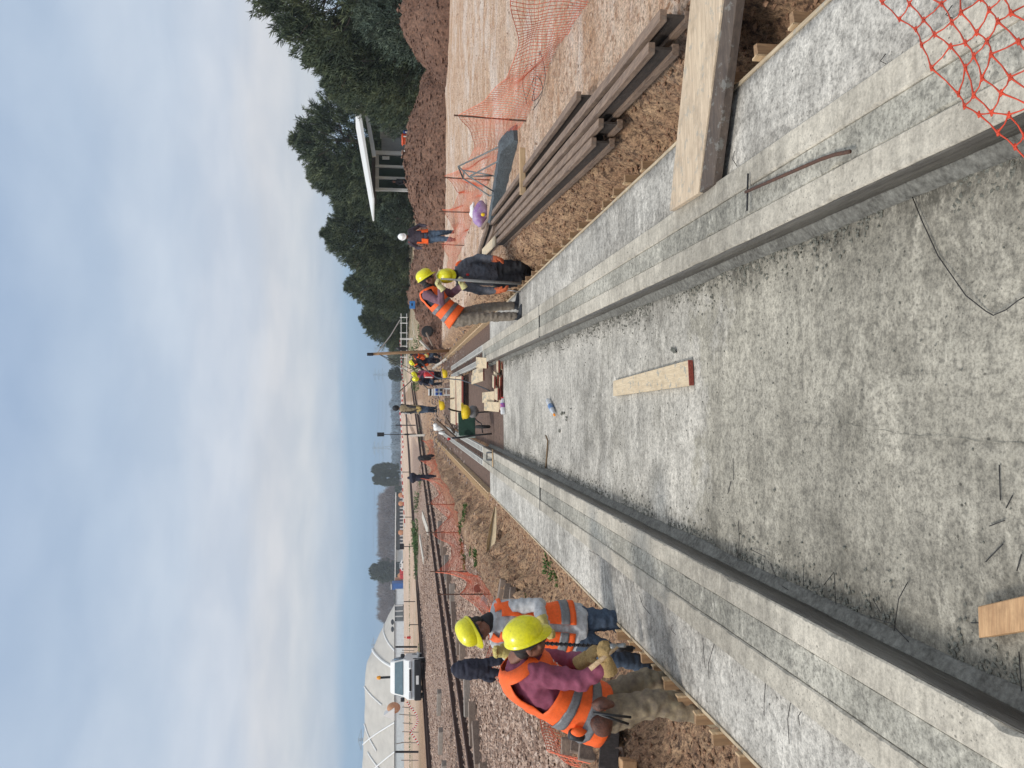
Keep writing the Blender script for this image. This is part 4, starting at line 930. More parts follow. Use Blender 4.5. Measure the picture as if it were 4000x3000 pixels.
c = A(1670, 1297, 32.5); mb = MB(); mb.lathe(c-Vector((0, .06, 0)), (.25, -1, .2), [(.17, 0), (.24, .0), (.26, .06), (.24, .12), (.17, .12)], 22); tag(mb.build('buried_tyre', m_rubber, smooth=True, origin=c), 'old black tyre half buried in the low mound', 'tyre')
c = A(1611, 1191, 37); t_ = thing('blue_crate', c, 'blue plastic crate on the mound behind the worker in the orange vest', 'crate'); mb = MB(); mb.box(c, (.34, .3, .26)); mb.build('crate', M('crate_blue', (.05, .22, .55), .5, .2, 5, .1), t_, bevel=.01); mb = MB(); mb.box(c+Vector((0, -.15, .02)), (.12, .012, .07)); mb.build('grip', m_black, t_)
for (a0, a1, b0, b1, mt, nm, lb) in ((1578, 1618, 510, 540, m_blue, 'blue_drum', 'blue plastic drum in front of the beige site office'), (1570, 1626, 523, 567, M('drum_red', (.70, .09, .02), .45, .2, 3, .1), 'red_drum', 'orange red plastic bin in front of the beige site office')):
    D_ = 41; pb, ptop = A(a1, (b0+b1)/2, D_), A(a0, (b0+b1)/2, D_); h_ = ptop.z-pb.z; r_ = (b1-b0)/3000*D_/2
    t_ = thing(nm, pb, lb, 'drum'); mb = MB(); mb.lathe(pb-Z*.3, Z, [(r_*.85, 0), (r_*.95, .3), (r_, h_*.9+.3), (r_*1.05, h_*.92+.3)], 18); mb.build('body', mt, t_, smooth=True); mb = MB(); mb.lathe(ptop-Z*h_*.08, Z, [(r_*1.1, 0), (r_*1.1, .04), (r_*.8, .08)], 18); mb.build('lid', mt, t_, smooth=True)
    mb = MB(); mb.box(pb+Z*h_*.4+Vector((.02, -r_-.03, 0)), (.05, .03, h_)); mb.box(pb+Z*h_*.45+Vector((.02, -r_-.035, 0)), (.5, .03, .06)); mb.build('white_frame', m_white, t_)
t_ = thing('plastic_chairs', A(1634, 598, 42), 'stack of white plastic chairs beside the building post', 'chair stack')
for i in range(3):
    c = A(1612-i*9, 598, 42); mb = MB(); mb.box(c, (.42, .42, .03)); mb.box(c+Vector((0, .2, .18)), (.42, .03, .34), Matrix.Rotation(-.2, 3, 'X')); mb.build('seat', m_white, t_, bevel=.01)
for dx in (-.19, .19):
    for dy in (-.19, .19):
        mb = MB(); mb.beam(A(1618, 598, 42)+Vector((dx*.9, dy*.9, 0)), A(1634, 598, 42)+Vector((dx*1.15, dy*1.15, -.1)), .04, .04, Vector((1, 0, 0))); mb.build('leg', m_white, t_)
# building
DB = 50; t_ = thing('site_building', A(1640, 560, DB), 'single storey building with a slanting white canopy roof among the trees', 'building')
q = [A(1399, 366, DB-2.5), A(1462, 775, DB-2.5)]; up_ = Z*.28
mb = MB(); mb.loft([[q[0], q[0]+Z*.22, q[0]+Z*.22+Vector((0, 6, .25)), q[0]+Vector((0, 6, .25))], [q[1], q[1]+Z*.10, q[1]+Z*.10+Vector((0, 6, .2)), q[1]+Vector((0, 6, .2))]]); mb.build('canopy_roof', m_white, t_)
mb = MB(); mb.beam(A(1419, 366, DB-1.9), A(1462, 612, DB-1.9), .2, .24); mb.build('canopy_beam', m_whitemetal, t_)
m_beige = M('corrugated_wall', (.42, .42, .38), .6, .15, 3, .1); m_glass = M('window_glass', (.02, .035, .03), .12, .5, .8, 0, c2=(.05, .075, .055), spec=.6); m_roller = M('grey_shutter', (.33, .35, .36), .5, .4, 2, .2, stretch=(8, 1, .3))  # m_glass: reflected greenery is put into the pane colour
def wallq(name, s0, s1, y0, y1, D_, th, mt):
    p = [A(s0, y0, D_), A(s0, y1, D_), A(s1, y1, D_), A(s1, y0, D_)]; mb = MB(); mb.prism(p, (0, th, 0)); return mb.build(name, mt, t_)
wallq('office_wall', 1485, 1640, 300, 537, DB+.6, .2, m_beige); wallq('roller_door', 1490, 1630, 538, 596, DB+.5, .2, m_roller)
for k in range(22): pass
mb = MB()
for k in range(26): p = A(1487, 530-k*9, DB+.56); mb.box(p-Z*1.25, (.05, .05, 2.4))
mb.build('corrugation', m_beige, t_)
for y0, w in ((600, 15), (652, 9), (697, 9), (742, 10)):
    p = A(1466, y0, DB-.3); pb = A(1640, y0, DB-.3); mb = MB(); mb.box(((p.x+pb.x)/2, p.y, (p.z+pb.z)/2), (w/3000*DB, .18, p.z-pb.z)); mb.build('post', m_whitemetal, t_)
wallq('header', 1466, 1480, 598, 745, DB-.2, .15, m_whitemetal)
for y0, y1 in ((607, 648), (656, 693), (701, 738)):
    f = wallq('window', 1480, 1640, y0, y1, DB-.1, .05, m_glass)
wallq('back_wall', 1470, 1640, 600, 745, DB+3.5, .2, m_beige); wallq('brown_soffit', 1452, 1466, 600, 760, DB-.4, 2.5, M('soffit', (.06, .045, .04), .8))
wallq('window_ledge', 1626, 1640, 537, 740, DB-.6, .3, m_whitemetal); wallq('lamp_bracket', 1493, 1521, 610, 622, DB-.35, .1, m_whitemetal)
c = A(1499, 500, DB+.4); mb = MB(); mb.tube([c+Vector((0, 0, 0)), c-Z*.25], .03, 6); mb.lathe(c-Z*.3, (0, -1, 0), [(.06, 0), (.11, .02), (.11, .05), (.06, .06)], 14); mb.build('wall_bracket', m_black, t_)
# white pipe fence far right of pole
t_ = thing('pipe_fence', A(1610, 1440, 58), 'white pipe railing in front of the last trees on the right', 'fence')
for s_ in (1567, 1589):
    mb = MB(); mb.tube([A(s_, 1225, 62), A(s_, 1350, 60), A(s_, 1450, 58)], .032, 6); mb.build('rail', m_white, t_)
for y_ in (1240, 1262, 1300, 1322, 1326, 1352, 1395, 1440): mb = MB(); mb.tube([A(1562, y_, 60), A(1612 if y_ in (1322, 1326) else 1592, y_, 60)], .032, 6); mb.build('post', m_white, t_)
# ================================================================== LEFT AND FAR BACKGROUND
def tape(name, pts, label, r=.05):
    t_ = thing(name, pts[0], label, 'barrier tape'); sp = []
    for i in range(len(pts)-1):
        for k in range(6): sp.append(pts[i].lerp(pts[i+1], k/6)-Z*.0)
    sp.append(pts[-1])
    for ph, mt, nm in ((0, m_red, 'red_stripes'), (1, m_white, 'white_stripes')):
        mb = MB()
        for i in range(0, len(sp)-1):
            if (i//1) % 2 == ph: mb.beam(sp[i], sp[i+1], .02, r*2)
        mb.build(nm, mt, t_)
tape('barrier_tape', [A(*p) for p in ((1562, 1330, 60), (1566, 1372, 58), (1568, 1410, 56), (1570, 1460, 55), (1576, 1500, 54), (1572, 1560, 54), (1562, 1610, 56), (1568, 1680, 58), (1575, 1740, 60), (1566, 1800, 62), (1572, 1880, 62), (1575, 1960, 62), (1582, 2060, 62))], 'red and white barrier tape strung behind the far workers', .035)
tape('barrier_tape', [A(*p) for p in ((1590, 2742, 58), (1606, 2765, 58), (1626, 2790, 58), (1632, 2815, 58), (1622, 2840, 58), (1602, 2858, 58), (1622, 2885, 58), (1640, 2915, 58), (1652, 2965, 58), (1656, 3010, 58))], 'red and white barrier tape sagging between posts before the white wall', .06)
for i, (s0, s1, y_, dl, w) in enumerate(((1544, 1624, 2527, 0, .16), (1571, 1612, 2540, 2, .06), (1568, 1620, 2550, 0, .06), (1571, 1615, 2562, -8, .06), (1571, 1612, 2762, 4, .07), (1559, 1624, 2790, 6, .07), (1573, 1606, 2824, 3, .07), (1571, 1642, 2858, 3, .07), (1568, 1636, 2900, 2, .07), (1544, 1648, 2937, 0, .17), (1567, 1651, 2970, 0, .07), (1548, 1580, 2905, -6, .07))):
    p, q = A(s1+6, y_+dl, 60), A(s0, y_, 60); mb = MB(); mb.tube([p, q], w/2, 6); tag(mb.build('fence_post', m_grey_tim if w < .1 else m_dark, origin=p), 'thick dark fence post before the white wall' if w > .1 else 'thin leaning fence post before the white wall', 'post', 'thick fence posts before the wall' if w > .1 else 'thin fence posts before the wall')
# white wall and heap
def wallseg(name, y0, y1, s0, s1, D_, mt, label, cat='wall', parts=None, th=1.0):
    p = [A(s0, y0, D_), A(s0, y1, D_)]; zb = .2; pts = [p[0], p[1], Vector((p[1].x, p[1].y, zb)), Vector((p[0].x, p[0].y, zb))]
    t2 = thing(name, pts[3], label, cat); mb = MB(); mb.prism(pts, (0, th, 0)); mb.build('wall', mt, t2)
    mb = MB(); mb.beam(pts[0]+Vector((0, .4, .08)), pts[1]+Vector((0, .4, .08)), 1.4, .16); mb.build('coping', m_dark, t2); return t2
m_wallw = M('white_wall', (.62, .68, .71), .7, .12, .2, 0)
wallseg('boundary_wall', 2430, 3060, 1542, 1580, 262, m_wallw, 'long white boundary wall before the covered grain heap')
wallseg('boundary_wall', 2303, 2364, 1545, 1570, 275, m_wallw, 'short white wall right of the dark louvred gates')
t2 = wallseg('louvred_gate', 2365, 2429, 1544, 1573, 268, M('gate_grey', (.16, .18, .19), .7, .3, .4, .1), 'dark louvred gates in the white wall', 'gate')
for k in range(4): p = A(1546, 2366+k*21, 267); mb = MB(); mb.box(p-Z*1.1, (.35, .4, 2.6)); mb.build('gate_post', m_whitemetal, t2)
def heap():
    t2 = thing('covered_heap', A(1575, 2700, 300), 'huge beige tarpaulin covered grain heap behind the white wall', 'grain heap')
    prof = [(2340, 1556), (2354, 1545), (2400, 1520), (2436, 1502), (2474, 1482), (2533, 1459), (2588, 1433), (2626, 1427), (2680, 1425), (2750, 1425), (2850, 1422), (2922, 1419), (3000, 1415), (3150, 1410)]
    vs = []; fs = []; nv = 22; nu = 90
    def S(u, v):
        yy = 2340+810*u; k = 0
        while k < len(prof)-2 and prof[k+1][0] < yy: k += 1
        f = (yy-prof[k][0])/(prof[k+1][0]-prof[k][0]); sx_v = prof[k][1]+(prof[k+1][1]-prof[k][1])*f
        top = A(sx_v, yy, 300); h = max(.3, top.z); a = v*2-1
        r_ = 1-abs(a)**1.15; fold = .35*math.sin(u*60)*(1-r_)+.5*noise.noise(Vector((u*14, v*5, 2)))
        return Vector((top.x*(1+a*.10), 300+a*28, h*max(0, r_)+fold*max(0, r_)*.6))
    mb = MB(); mb.loft([[S(i/nu, j/nv) for j in range(nv+1)] for i in range(nu+1)], cap=False, close=False)
    mb.build('tarpaulin', M('beige_tarp', (.48, .45, .40), .7, .12, .05, .1), t2, smooth=True, recalc=True)
    for k, (ua, va, ub, vb) in enumerate(((.12, .5, .30, .02), (.24, .5, .37, .02), (.42, .5, .52, .25), (.70, .5, .60, .05), (.74, .42, .95, .05), (.60, .5, .74, .30), (.88, .5, .74, .05))):
        mb = MB(); pts = [S(ua+(ub-ua)*i/14, va+(vb-va)*i/14)+Vector((0, -.3, .12)) for i in range(15)]; mb.tube(pts, .28 if k != 1 else .5, 6); mb.build('seam_band', m_white, t2, smooth=True)
    for y_, s_ in ((2430, 1533), (2458, 1533)): mb = MB(); p = A(s_, y_, 276); mb.ball(p, .8, (1.3, .3, .7)); mb.build('vent', m_black, t2)
heap()
t2 = thing('tank_shed', A(1560, 2770, 256), 'white gable with an orange brown round tank top behind the white wall', 'shed'); mb = MB(); mb.prism([A(1500, 2795, 256), A(1541, 2765, 256), A(1541, 2815, 256)], (0, 3, 0)); mb.build('gable', m_white, t2); mb = MB(); mb.ball(A(1538, 2765, 258), 2.0, (.9, .9, 1.1)); mb.build('tank', M('orange_brown', (.50, .22, .08), .7, .2, .4, 0), t2, smooth=True)
m_orbr = M('orange_reel', (.60, .27, .12), .7, .25, .5, 0)
# low long shed, container, car, reels
t2 = thing('long_shed', A(1562, 2050, 330), 'long low white roofed shed before the bare wood', 'shed'); mb = MB(); mb.beam(A(1546, 1925, 332), A(1543, 2275, 332), 5, .35); mb.build('roof', m_white, t2)
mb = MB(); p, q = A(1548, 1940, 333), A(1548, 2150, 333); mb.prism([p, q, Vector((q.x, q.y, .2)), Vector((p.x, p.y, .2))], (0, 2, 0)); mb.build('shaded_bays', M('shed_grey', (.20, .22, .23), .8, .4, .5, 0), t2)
for i in range(16): p = A(1551, 1945+i*13.5, 331); mb = MB(); mb.box((p.x, p.y, .9), (.5, .5, 2.0)); mb.build('pillar', m_white, t2)
mb = MB(); p, q = A(1547, 2150, 331), A(1548, 2195, 331); mb.prism([p, q, Vector((q.x, q.y, .2)), Vector((p.x, p.y, .2))], (0, 2, 0)); mb.build('wall', m_wallw, t2)
for y_, r_, lb in ((1934, 1.0, 'orange bin at the right end of the long shed'), (1967, 1.0, 'orange round reel beside the long shed near its right end'), (2080, 1.05, 'orange round reel in the middle of the long shed'), (2250, 1.3, 'orange reel right of the blue container'), (2335, 1.4, 'orange reel behind the short white wall')):
    p = A(1550, y_, 322); mb = MB(); mb.lathe(Vector((p.x, p.y, 1.5)), (0, -1, 0), [(r_*.3, -.2), (r_, 0), (r_, .8), (r_*.3, 1.0)], 20); tag(mb.build('orange_reel', m_orbr, origin=p), lb, 'reel')
p, q = A(1537, 2257, 318), A(1537, 2281, 318); t2 = thing('orange_stack', p, 'orange stack of crates beside the blue container', 'stack')
for k in range(3): mb = MB(); mb.box((p.lerp(q, (k+.5)/3).x, p.y, 2.0), (.75, 1.5, 3.7)); mb.build('crate_column', m_orbr, t2, bevel=.05)
p, q = A(1531, 2280, 312), A(1531, 2304, 312); t2 = thing('blue_container', p, 'bright blue container with a pale roof in the distance', 'container'); mb = MB(); mb.prism([p, q, Vector((q.x, q.y, .3)), Vector((p.x, p.y, .3))], (0, 5, 0)); mb.build('body', m_bluep, t2); mb = MB(); mb.beam(p+Vector((-.2, 0, .25)), q+Vector((.2, 0, .25)), .6, .5); mb.build('roof', m_whitemetal, t2)
t2 = thing('distant_car', A(1570, 2208, 300), 'white car parked far off by the long shed', 'car'); c = Vector((A(1570, 2208, 300).x, 300, .3)); mb = MB(); mb.loft([[c+Vector((x, y, z)) for x, z in ((-2.0, .3), (-2.0, .9), (-1.4, 1.0), (-.8, 1.6), (.7, 1.6), (1.3, 1.05), (2.0, .95), (2.0, .3))] for y in (-.9, .9)]); mb.build('body', m_white, t2, bevel=.08)
for x in (-.25, .55): mb = MB(); mb.box(c+Vector((x, -.92, 1.3)), (.6, .04, .35)); mb.build('window', m_glass, t2)
for x in (-1.3, 1.3): mb = MB(); mb.lathe(c+Vector((x, -.95, .35)), (0, 1, 0), [(.2, 0), (.36, .01), (.36, .2), (.2, .2)], 14); mb.build('wheel', m_rubber, t2)
for s_, y_, lb in ((1566, 2232, 'small red bin to the left of the distant white car'), (1556, 2252, 'dark red stacked goods beside the orange crates')):
    p = A(s_, y_, 300); mb = MB(); mb.box((p.x, 300, 1.1), (1.8, 1.5, 1.5)); tag(mb.build('red_bin', m_red, origin=p, bevel=.1), lb, 'bin')
p = A(1596, 2490, 60); t2 = thing('red_marker', A(1602, 2489, 60), 'small red marker post before the white wall', 'marker'); mb = MB(); mb.lathe(A(1604, 2490, 60), Z, [(.12, 0), (.1, .1), (.09, .26), (.05, .3)], 10); mb.build('body', m_red, t2); mb = MB(); mb.lathe(A(1584, 2489, 60), Z, [(.04, 0), (.05, .05), (.02, .1)], 8); mb.build('top', m_red, t2)
c = A(1570, 2135, 70); mb = MB(); mb.box(c, (.5, .1, .38)); t2 = thing('black_sign', c, 'small black board on a post beyond the far track', 'sign'); mb.build('panel', m_black, t2); mb = MB(); mb.beam(c-Z*.2, c-Z*1.1, .06, .06, Vector((1, 0, 0))); mb.build('post', m_dark, t2)
# light mast
c = A(1487, 1697, 45); t2 = thing('lamp_mast', A(1625, 1697, 45), 'black floodlight panel on a thin mast beside the tracks', 'floodlight'); mb = MB(); mb.box(c, (.23, .1, .40)); mb.build('lamp_head', m_black, t2, bevel=.01); mb = MB(); mb.tube([c-Z*.2, A(1580, 1697, 45)], .022, 6); mb.build('mast', m_dark, t2); mb = MB(); mb.tube([A(1580, 1697, 45), A(1626, 1697, 45)], .05, 6); mb.build('lower_post', m_dark, t2)
c = A(1625, 1697, 45)
for (s0, s1, y_, D_, lb) in ((1556, 1600, 1844, 70, 'dark post beyond the tracks right of the lone pair of trees'), (1560, 1615, 2020, 75, 'thin dark post beyond the far track'), (1577, 1622, 2350, 60, 'thin post in the field left of the blue container'), (1598, 1640, 2440, 60, 'thin post in the field below the louvred gates'), (1545, 1624, 1661, 50, 'thin dark stake beside the floodlight mast')):
    p, q = A(s1, y_, D_), A(s0, y_, D_); mb = MB(); mb.tube([p, q], .035, 6); tag(mb.build('field_post', m_dark, origin=p), lb, 'post')
# pylons and power lines
def pylon(sy, D_, s_top, label):
    b0 = Vector((A(1561, sy, D_).x, D_, 0)); H = A(s_top, sy, D_).z; t2 = thing('power_pylon', b0, label, 'pylon', 'distant lattice pylons'); mb = MB(); r_ = .32
    for sgn in (-1, 1): mb.tube([b0+Vector((sgn*H*.11, 0, 0)), b0+Vector((sgn*H*.03, 0, H*.62)), b0+Vector((sgn*H*.02, 0, H))], r_, 4)
    for k in range(7): f0, f1 = k/7, (k+1)/7; w = lambda f: H*(.11-.08*min(1, f/.62)); mb.tube([b0+Vector((w(f0), 0, H*f0)), b0+Vector((-w(f1), 0, H*f1))], r_*.7, 4); mb.tube([b0+Vector((-w(f0), 0, H*f0)), b0+Vector((w(f1), 0, H*f1))], r_*.7, 4)
    for f, L in ((.66, .24), (.80, .19), (.93, .24)): mb.tube([b0+Vector((-L*H, 0, H*f)), b0+Vector((L*H, 0, H*f))], r_, 4); mb.tube([b0+Vector((-L*H, 0, H*f)), b0+Vector((0, 0, H*(f+.07)))], r_*.7, 4); mb.tube([b0+Vector((L*H, 0, H*f)), b0+Vector((0, 0, H*(f+.07)))], r_*.7, 4)
    mb.build('lattice', m_pyl, t2); return b0, H
m_pyl = M('pylon_steel', (.27, .36, .44), .7, .1, 1, 0)
py = [pylon(1362, 900, 1462, 'distant lattice pylon right of the timber pole'), pylon(1464, 1000, 1458, 'distant lattice pylon left of the timber pole'), pylon(1748, 800, 1455, 'distant lattice pylon left of the floodlight mast'), pylon(2515, 620, 1451, 'lattice pylon peeking over the covered grain heap'), pylon(2880, 500, 1399, 'lattice pylon standing behind the long ridge of the heap')]
t2 = thing('power_lines', py[1][0], 'thin power lines strung between the distant pylons', 'power line')
for k, f in enumerate((.66, .80, .93, .70)):
    pts = []
    for a, b_ in ((py[0], py[1]), (py[1], py[2])):
        for i in range(12): v = i/12; p = a[0].lerp(b_[0], v); h_ = a[1]*(1-v)+b_[1]*v; pts.append(Vector((p.x, p.y, h_*f-4*v*(1-v)*4.5)))
    v = py[2][0]+Vector((-90, -100, py[2][1]*f-2)); pts.append(v)
    mb = MB(); mb.tube(pts, .10, 4); mb.build('wire', m_pyl, t2)
# ------------------------------------------------------------------ white pickup
def pickup():
    pos = Vector((A(1650, 2650, 42).x, 42.6, .50)); t2 = thing('white_pickup', (0, 0, 0), 'white pickup with a roof beacon parked beyond the far track', 'pickup')
    def sect(x0, x1, prof): return prof
    W_ = .90; mb = MB(); side = [(-2.5, .45), (-2.5, 1.05), (-.9, 1.08), (-.72, 1.72), (-.45, 1.80), (.55, 1.80), (.95, 1.62), (1.25, 1.18), (2.25, 1.02), (2.42, .86), (2.45, .5), (2.3, .42)]
    def wid(z): return W_*(1 if z < 1.1 else 1-.16*(z-1.1)/.7)
    rings = []
    for sy_, k in ((-1, .86), (-1, 1), (1, 1), (1, .86)):
        ring = []
        for (x, z) in side:
            zz = z if k == 1 else (z-.0); ring.append(Vector((x*(1 if k == 1 else .985), sy_*wid(z)*(1 if k < 1 else .97), zz*(1 if k < 1 else 1))))
        rings.append(ring)
    rings = [[Vector((x*.99, s*wid(z)*q, z+(.03 if q < 1 and z > 1.5 else 0))) for x, z in side] for s, q in ((-1, 1), (-1, .9), (1, .9), (1, 1))]
    mb.loft(rings); mb.build('body', m_white, t2, bevel=.03)
    def panel(nm, pts, mt, th=.02): mb = MB(); v = (Vector(pts[1])-Vector(pts[0])).cross(Vector(pts[2])-Vector(pts[0])).normalized()*th; mb.prism(pts, v); return mb.build(nm, mt, t2)
    m_wind = M('windscreen', (.05, .10, .13), .1, .6, 2.5, 0, c2=(.12, .2, .24), spec=.7)
    wz = [(1.265, -.80, 1.20), (1.265, .80, 1.20), (.985, .72, 1.60), (.985, -.72, 1.60)]; panel('windscreen', wz, m_wind, .02)
    for sgn in (-1, 1):
        panel('side_window', [(.30, sgn*.905, 1.20), (1.05, sgn*.905, 1.20), (.85, sgn*.83, 1.62), (.30, sgn*.83, 1.66)], m_wind, .015*sgn); panel('side_window', [(-.60, sgn*.905, 1.18), (.18, sgn*.905, 1.18), (.18, sgn*.83, 1.66), (-.5, sgn*.83, 1.66)], m_wind, .015*sgn)
        mb = MB(); mb.box((1.05, sgn*1.03, 1.22), (.12, .2, .2)); mb.build('mirror', m_black, t2, bevel=.03)
        mb = MB(); mb.box((2.40, sgn*.70, .86), (.12, .30, .14)); mb.build('headlight', M('lamp_glass', (.55, .58, .6), .15, .3, 9, 0), t2, bevel=.02)
        for x in (1.55, -1.6):
            mb = MB(); mb.lathe((x, sgn*.93, .36), (0, -sgn, 0), [(.18, 0), (.35, .01), (.37, .05), (.37, .2), (.2, .22)], 22); wo_ = mb.build('wheel', m_rubber, t2, smooth=True); mb = MB(); mb.lathe((x, sgn*.945, .36), (0, -sgn, 0), [(.02, 0), (.18, .0), (.2, .03)], 16); mb.build('rim', m_whitemetal, wo_)
    mb = MB(); mb.box((2.47, 0, .50), (.22, 1.86, .34)); mb.build('front_bumper', m_black, t2, bevel=.04)
    mb = MB(); mb.box((2.44, 0, .86), (.06, 1.0, .10)); mb.build('grille', m_black, t2, bevel=.01)
    mb = MB(); mb.box((2.60, .0, .52), (.02, .40, .13)); mb.build('number_plate', m_white, t2)
    mb = MB(); mb.box((0, 1.0, .42), (1.7, .14, .10)); mb.box((0, -1.0, .42), (1.7, .14, .10)); mb.build('side_step', m_whitemetal, t2, bevel=.01)
    mb = MB(); mb.tube([(-.6, -.1, 1.75), (-.6, -.1, 2.35)], .06, 8); mb.build('beacon_mast', m_dark, t2); mb = MB(); mb.lathe((-.6, -.1, 2.35), Z, [(.09, 0), (.10, .05), (.09, .16), (.04, .2)], 12); mb.build('beacon', M('amber', (.85, .35, .03), .35, .2, 9, 0), t2, smooth=True)
    t2.location = pos; t2.rotation_euler.z = math.atan2(-.97, .24); t2.scale = (1.06,)*3
pickup()
# ================================================================== PEOPLE
def vn(v): return Vector(v).normalized()
def spine(J, t):
    """t 0 pelvis .. 1 neck: centre, side, front"""
    a, m_, n = J['pelvis'], J['mid'], J['neck']; c = a*(1-t)**2+(m_*2-(a+n)*.5)*2*t*(1-t)+n*t*t
    d = ((m_*2-(a+n)*.5-a)*2*(1-t)+(n-(m_*2-(a+n)*.5))*2*t).normalized()
    s = (J['hR']-J['hL']).normalized().lerp((J['sR']-J['sL']).normalized(), sm(t*1.1)); s = (s-d*s.dot(d)).normalized()
    return c, s, d.cross(s).normalized(), d
TR = [(-.10, .150, .120), (.02, .170, .128), (.18, .165, .122), (.35, .155, .115), (.52, .163, .120), (.68, .178, .125), (.82, .180, .115), (.92, .150, .098), (1.0, .085, .075)]
def tr(t):
    for (a, w, d), (a2, w2, d2) in zip(TR, TR[1:]):
        if t <= a2: f = max(0, (t-a)/(a2-a)); return w+(w2-w)*f, d+(d2-d)*f
    return TR[-1][1:]
def torso_ring(J, t, k, grow, n=20, flare=0):
    c, s, f, d = spine(J, t); w, dp = tr(t); w = w*k+grow+flare; dp = dp*k+grow+flare; b = J.get('belly', 0)*math.exp(-((t-.28)/.22)**2)
    return [c+s*(math.sin(a)*w)+f*(math.cos(a)*dp+(b if math.cos(a) > 0 else 0)*max(0, math.cos(a))) for a in (2*math.pi*i/n for i in range(n))]
def hand(mb, w, d, nrm, k=1.0, curl=.9, fat=1.0, cuff=0, side=1):
    d = vn(d); nrm = vn(Vector(nrm)-d*d.dot(nrm)); s = d.cross(nrm)*side
    rot = Matrix((s, d, nrm)).transposed()
    mb.ball(w+d*.052*k, .045*k, (.98, 1.15, .46*fat), rot, 12, 8); mb.tube([w-d*.03*k, w+d*.03*k], [.029*k*fat, .03*k*fat], 10)
    for i, (off, L) in enumerate(((.030, .072), (.010, .080), (-.011, .074), (-.030, .058))):
        p = w+d*(.090-.006*abs(i-1))*k+s*off*k; a = .25+.08*i; pts = [p-d*.02*k, p]; dd = d.copy()
        for j, seg in enumerate((.45, .30, .25)):
            a += curl*(.9 if j else .5)+.05*i; dv = d*math.cos(a)+nrm*math.sin(a); p = p+dv*L*seg*k; pts.append(p)
        mb.tube(pts, [.0105*k*fat, .0108*k*fat, .0102*k*fat, .0095*k*fat, .0075*k*fat], 8)
    p = w+d*.028*k+s*.032*k; q = p+(s*.7+d*.6+nrm*.35).normalized()*.034*k; r_ = q+(d*.8+nrm*.55-s*.15).normalized()*.030*k; mb.tube([p-s*.012*k, p, q, r_], [.014*k*fat, .0135*k*fat, .0125*k*fat, .009*k*fat], 8)
    if cuff: mb.tube([w-d*.06*k, w-d*.02*k, w+d*.012*k], [.046*k*cuff, .043*k*cuff, .037*k*cuff], 14)
def head(mb, c, fw, up, k=1.0):
    fw = vn(fw); up = vn(Vector(up)-fw*fw.dot(up)); sd = fw.cross(up); rot = Matrix((sd, fw, up)).transposed()
    L = lambda x, y, z: c+(sd*x+fw*y+up*z)*k
    mb.ball(L(0, -.008, .025), .095*k, (.83, 1.03, .98), rot, 20, 14); mb.ball(L(0, .022, -.045), .068*k, (.86, .98, 1.05), rot, 16, 12)
    mb.ball(L(0, .050, -.088), .028*k, (1.1, .9, .75), rot, 10, 8)            # chin
    mb.ball(L(0, .079, .012), .020*k, (2.7, .55, .5), rot, 12, 8)               # brow
    mb.tube([L(0, .088, .006), L(0, .103, -.022), L(0, .110, -.034)], [.009*k, .012*k, .015*k], 8); mb.ball(L(0, .098, -.036), .013*k, (1.5, .8, .7), rot, 8, 6)
    mb.ball(L(0, .086, -.060), .013*k, (1.8, .8, .55), rot, 10, 6); mb.ball(L(0, .082, -.072), .013*k, (1.6, .8, .6), rot, 10, 6)   # lips
    for s in (-1, 1):
        mb.ball(L(s*.045, .062, -.030), .024*k, (.9, .8, .9), rot, 10, 8); mb.ball(L(s*.082, -.004, -.018), .030*k, (.30, .62, 1.05), rot, 12, 8)
    return L, rot
